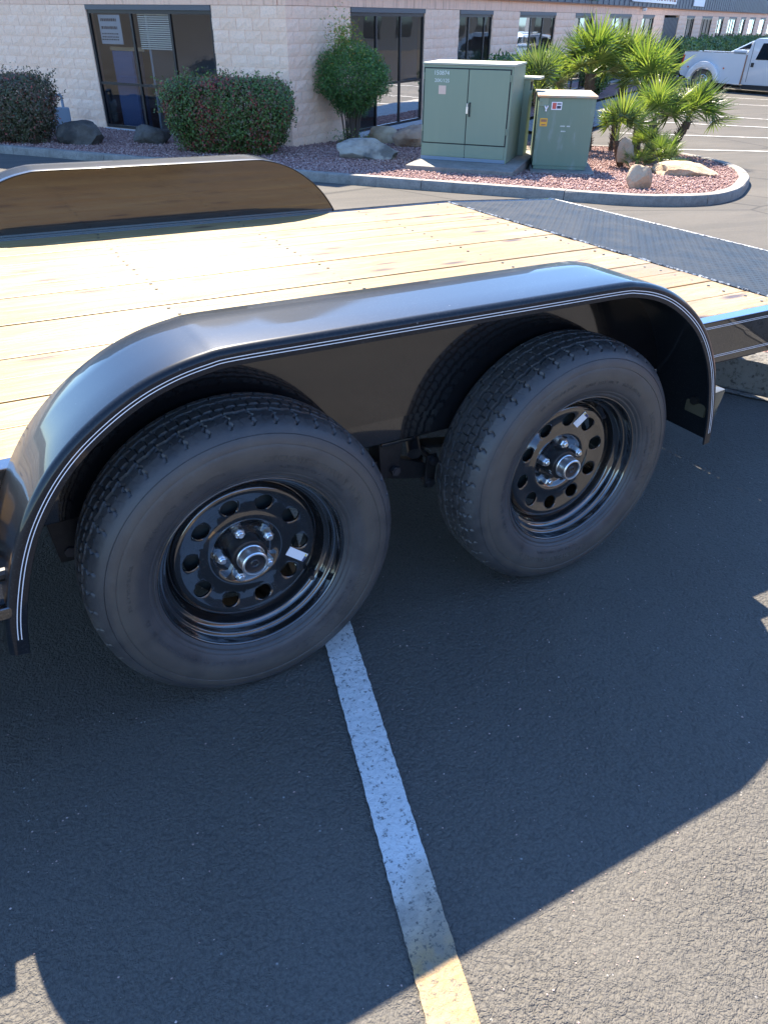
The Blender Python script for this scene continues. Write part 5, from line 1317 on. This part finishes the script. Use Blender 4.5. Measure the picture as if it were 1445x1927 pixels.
mb = MB(); mb.prism([(1.315, .34), (1.36, .34), (1.372, 1.22), (1.355, 1.22)], .052, .0935); mb.obj('bed_gap', 'sign_brown', T)
mb = MB(); mb.box((1.40, .13, .20), (4.7, .35, .325)); mb.box((-.8, .3, .40), (1.3, 1.55, .55)); mb.obj('underbody', 'truck_dark', T)
mb = MB(); mb.box((-1.08, .08, .50), (-.92, 1.78, .66)); mb.box((-1.05, .3, .66), (-.95, 1.5, .80)); mb.obj('rear_bumper', 'truck_dark', T, bevel=.03)
mb = MB(); mb.box((-1.02, .085, .44), (-.905, .5, .505)); mb.obj('bumper_trim', 'chrome', T, bevel=.02)
mb = MB(); mb.prism([(-.905, .86), (-.84, .86), (-.80, 1.17), (-.865, 1.17)], .045, .12); mb.obj('tail_light', 'tail_red', T, bevel=.01)
mb = MB(); mb.lathe([(0, -.01), (.028, -.01), (.028, .01)], 10, 'Y', (-.62, .055, .80)); mb.lathe([(0, -.01), (.028, -.01), (.028, .01)], 10, 'Y', (.66, .055, .80)); mb.obj('marker_lamp', 'orange_lamp', T)
car_wheel(T, 0, -.03, .377, .21); car_wheel(T, 0, .24, .377, .21); car_wheel(T, 4.35, .10, .377, .21); car_wheel(T, 0, 1.55, .377, .21); car_wheel(T, 4.35, 1.55, .377, .21)
# white vehicle parked behind it, nose to the left
vm = vframe((28.05, 20.0), (-.345, .938), gz(28.05, 20.0)-.16)
V2 = thing('parked_van', 'white vehicle parked nose-left behind the white pickup', 'van', mw=vm)
vp = [(2.55, .35), (2.62, .75), (2.50, 1.03), (1.35, 1.19), (.38, 1.66), (.1, 1.72), (-2.4, 1.72), (-2.5, .4)]
mb = MB(); mb.prism(vp, -.9, .9); vb = mb.obj('body', 'truck_white', V2, bevel=.06, smooth=40)
mb = MB(); mb.prism([(1.22, 1.20), (.36, 1.62), (.05, 1.62), (.05, 1.12), (1.22, 1.12)], .885, .905); mb.prism([(-.05, 1.62), (-.9, 1.62), (-.9, 1.12), (-.05, 1.12)], .885, .905); mb.obj('side_window', 'truck_glass', vb)
mb = MB(); mb.add([(1.30, -.75, 1.225), (1.30, .75, 1.225), (.42, .70, 1.662), (.42, -.70, 1.662)], [(0, 1, 2, 3)]); mb.obj('windscreen', 'truck_glass', vb)
mb = MB(); mb.box((.95, .95, 1.12), (1.12, 1.12, 1.30)); mb.obj('wing_mirror', 'truck_white', V2, bevel=.03)
mb = MB(); mb.box((-1.5, -.5, 1.735), (-.3, .5, 1.80)); mb.obj('roof_rack', 'truck_white', V2, bevel=.02)
for x in (1.7, -1.6):
    for y in (.66, -.90): car_wheel(V2, x, y, .34, .2)

# buildings, tree and car across the lot behind the photographer: seen mirrored in the office windows
OPM = Matrix.Translation(CAM-D2*24-D1*10+Vector((0, 0, -2.0))) @ Matrix((D1, D2, UP)).transposed().to_4x4()
ob = thing('shop_building', 'tan building across the lot, seen mirrored in the dark office windows', 'building', mw=OPM)
mb = MB(); mb.box((-30, -8, -4), (240, 0, 3.2)); mb.obj('wall', 'opp_wall', ob)
mb = MB(); mb.box((-30.4, -8, 3.2), (240.4, .6, 6.0)); mb.obj('roof_band', 'sign_brown', ob)
for i in range(40): mb = MB(); mb.box((-26+i*6, .0, .3), (-23+i*6, .05, 2.6)); mb.obj('window', 'truck_glass', ob)
for k_, (a, b) in enumerate(((-14, 10), (-3, 7), (6, 6), (22, 7))):
    cpy = V2.copy(); C.objects.link(cpy); q = OPM @ Vector((a, b, 0)); cpy.matrix_world = vframe((q.x, q.y), (D2.x, D2.y), gz(q.x, q.y)); cpy['label'] = ('white vehicle mirrored in the left window', 'white vehicle mirrored in the glass left of the round green shrub', 'white vehicle mirrored in the tall window beside the large cabinet', 'white vehicle mirrored in the third window along the wall')[k_]
    for ch in list(V2.children):
        c_ = ch.copy(); C.objects.link(c_); c_.parent = cpy
        for g_ in ch.children: d_ = g_.copy(); C.objects.link(d_); d_.parent = c_
for k_, (a, b) in enumerate(((2, 12), (16, 8), (31, 10), (44, 7))):
    q = OPM @ Vector((a, b, 0)); r_ = random.Random(40+k_); zz = gz(q.x, q.y)
    tr_ = thing('shade_tree', f'open branching tree mirrored in the {["first", "second", "third", "fourth"][k_]} office window from the corner', 'tree', (q.x, q.y, zz)); mb = MB(); mb.cyl((0, 0, -.2), (0, 0, 2.0), .14, .09, 8)
    for _ in range(9):
        a_ = r_.uniform(0, 2*PI); mb.cyl((0, 0, 1.7), (math.cos(a_)*1.3, math.sin(a_)*1.3, r_.uniform(2.8, 4.4)), .06, .015, 6)
    mb.obj('trunk', 'twig', tr_); P = RNG.normal(0, 1, (2600, 3))*np.array([.95, .95, .75])+np.array([0, 0, 3.5])
    link('crown', leaves_mesh('crown', P, RNG.normal(0, 1, P.shape), (.08, .16), 'far_leaf', RNG.rand(2600)), tr_, 'stuff')

# ---------------------------------------------------------------- small litter on the seal coat
rs = random.Random(12); V = []; F = []; tint = []
for i in range(1500):
    x, y = rs.uniform(-1.2, 2.3), rs.uniform(-1.25, .15)
    s = rs.choice([.0007, .0009, .0011, .0016, .0024]) if i > 12 else rs.uniform(.003, .0045); q = len(V)
    for a, b, c in ((s, 0, 0), (0, s*.8, 0), (-s, 0, 0), (0, -s*.8, 0), (0, 0, s*.9)): V.append((x+a*rs.uniform(.6, 1.2), y+b*rs.uniform(.6, 1.2), .0015+c))
    F += [(q, q+1, q+4), (q+1, q+2, q+4), (q+2, q+3, q+4), (q+3, q, q+4)]; tint += [rs.uniform(.7, 1)]*4
link('grit', npmesh('grit', V, F, 'gravel', tint), None, 'stuff')
tw = MB(); pts = [(1.565, .415), (1.585, .42), (1.605, .417), (1.625, .408)]
for (a, b), (c, d) in zip(pts[:-1], pts[1:]): tw.cyl((a, b, .004), (c, d, .004), .0012, n=5)
tag(tw.obj('dry_twig', 'desk', None), 'thin dry twig lying on the dark asphalt right of the right wheel', 'twig')
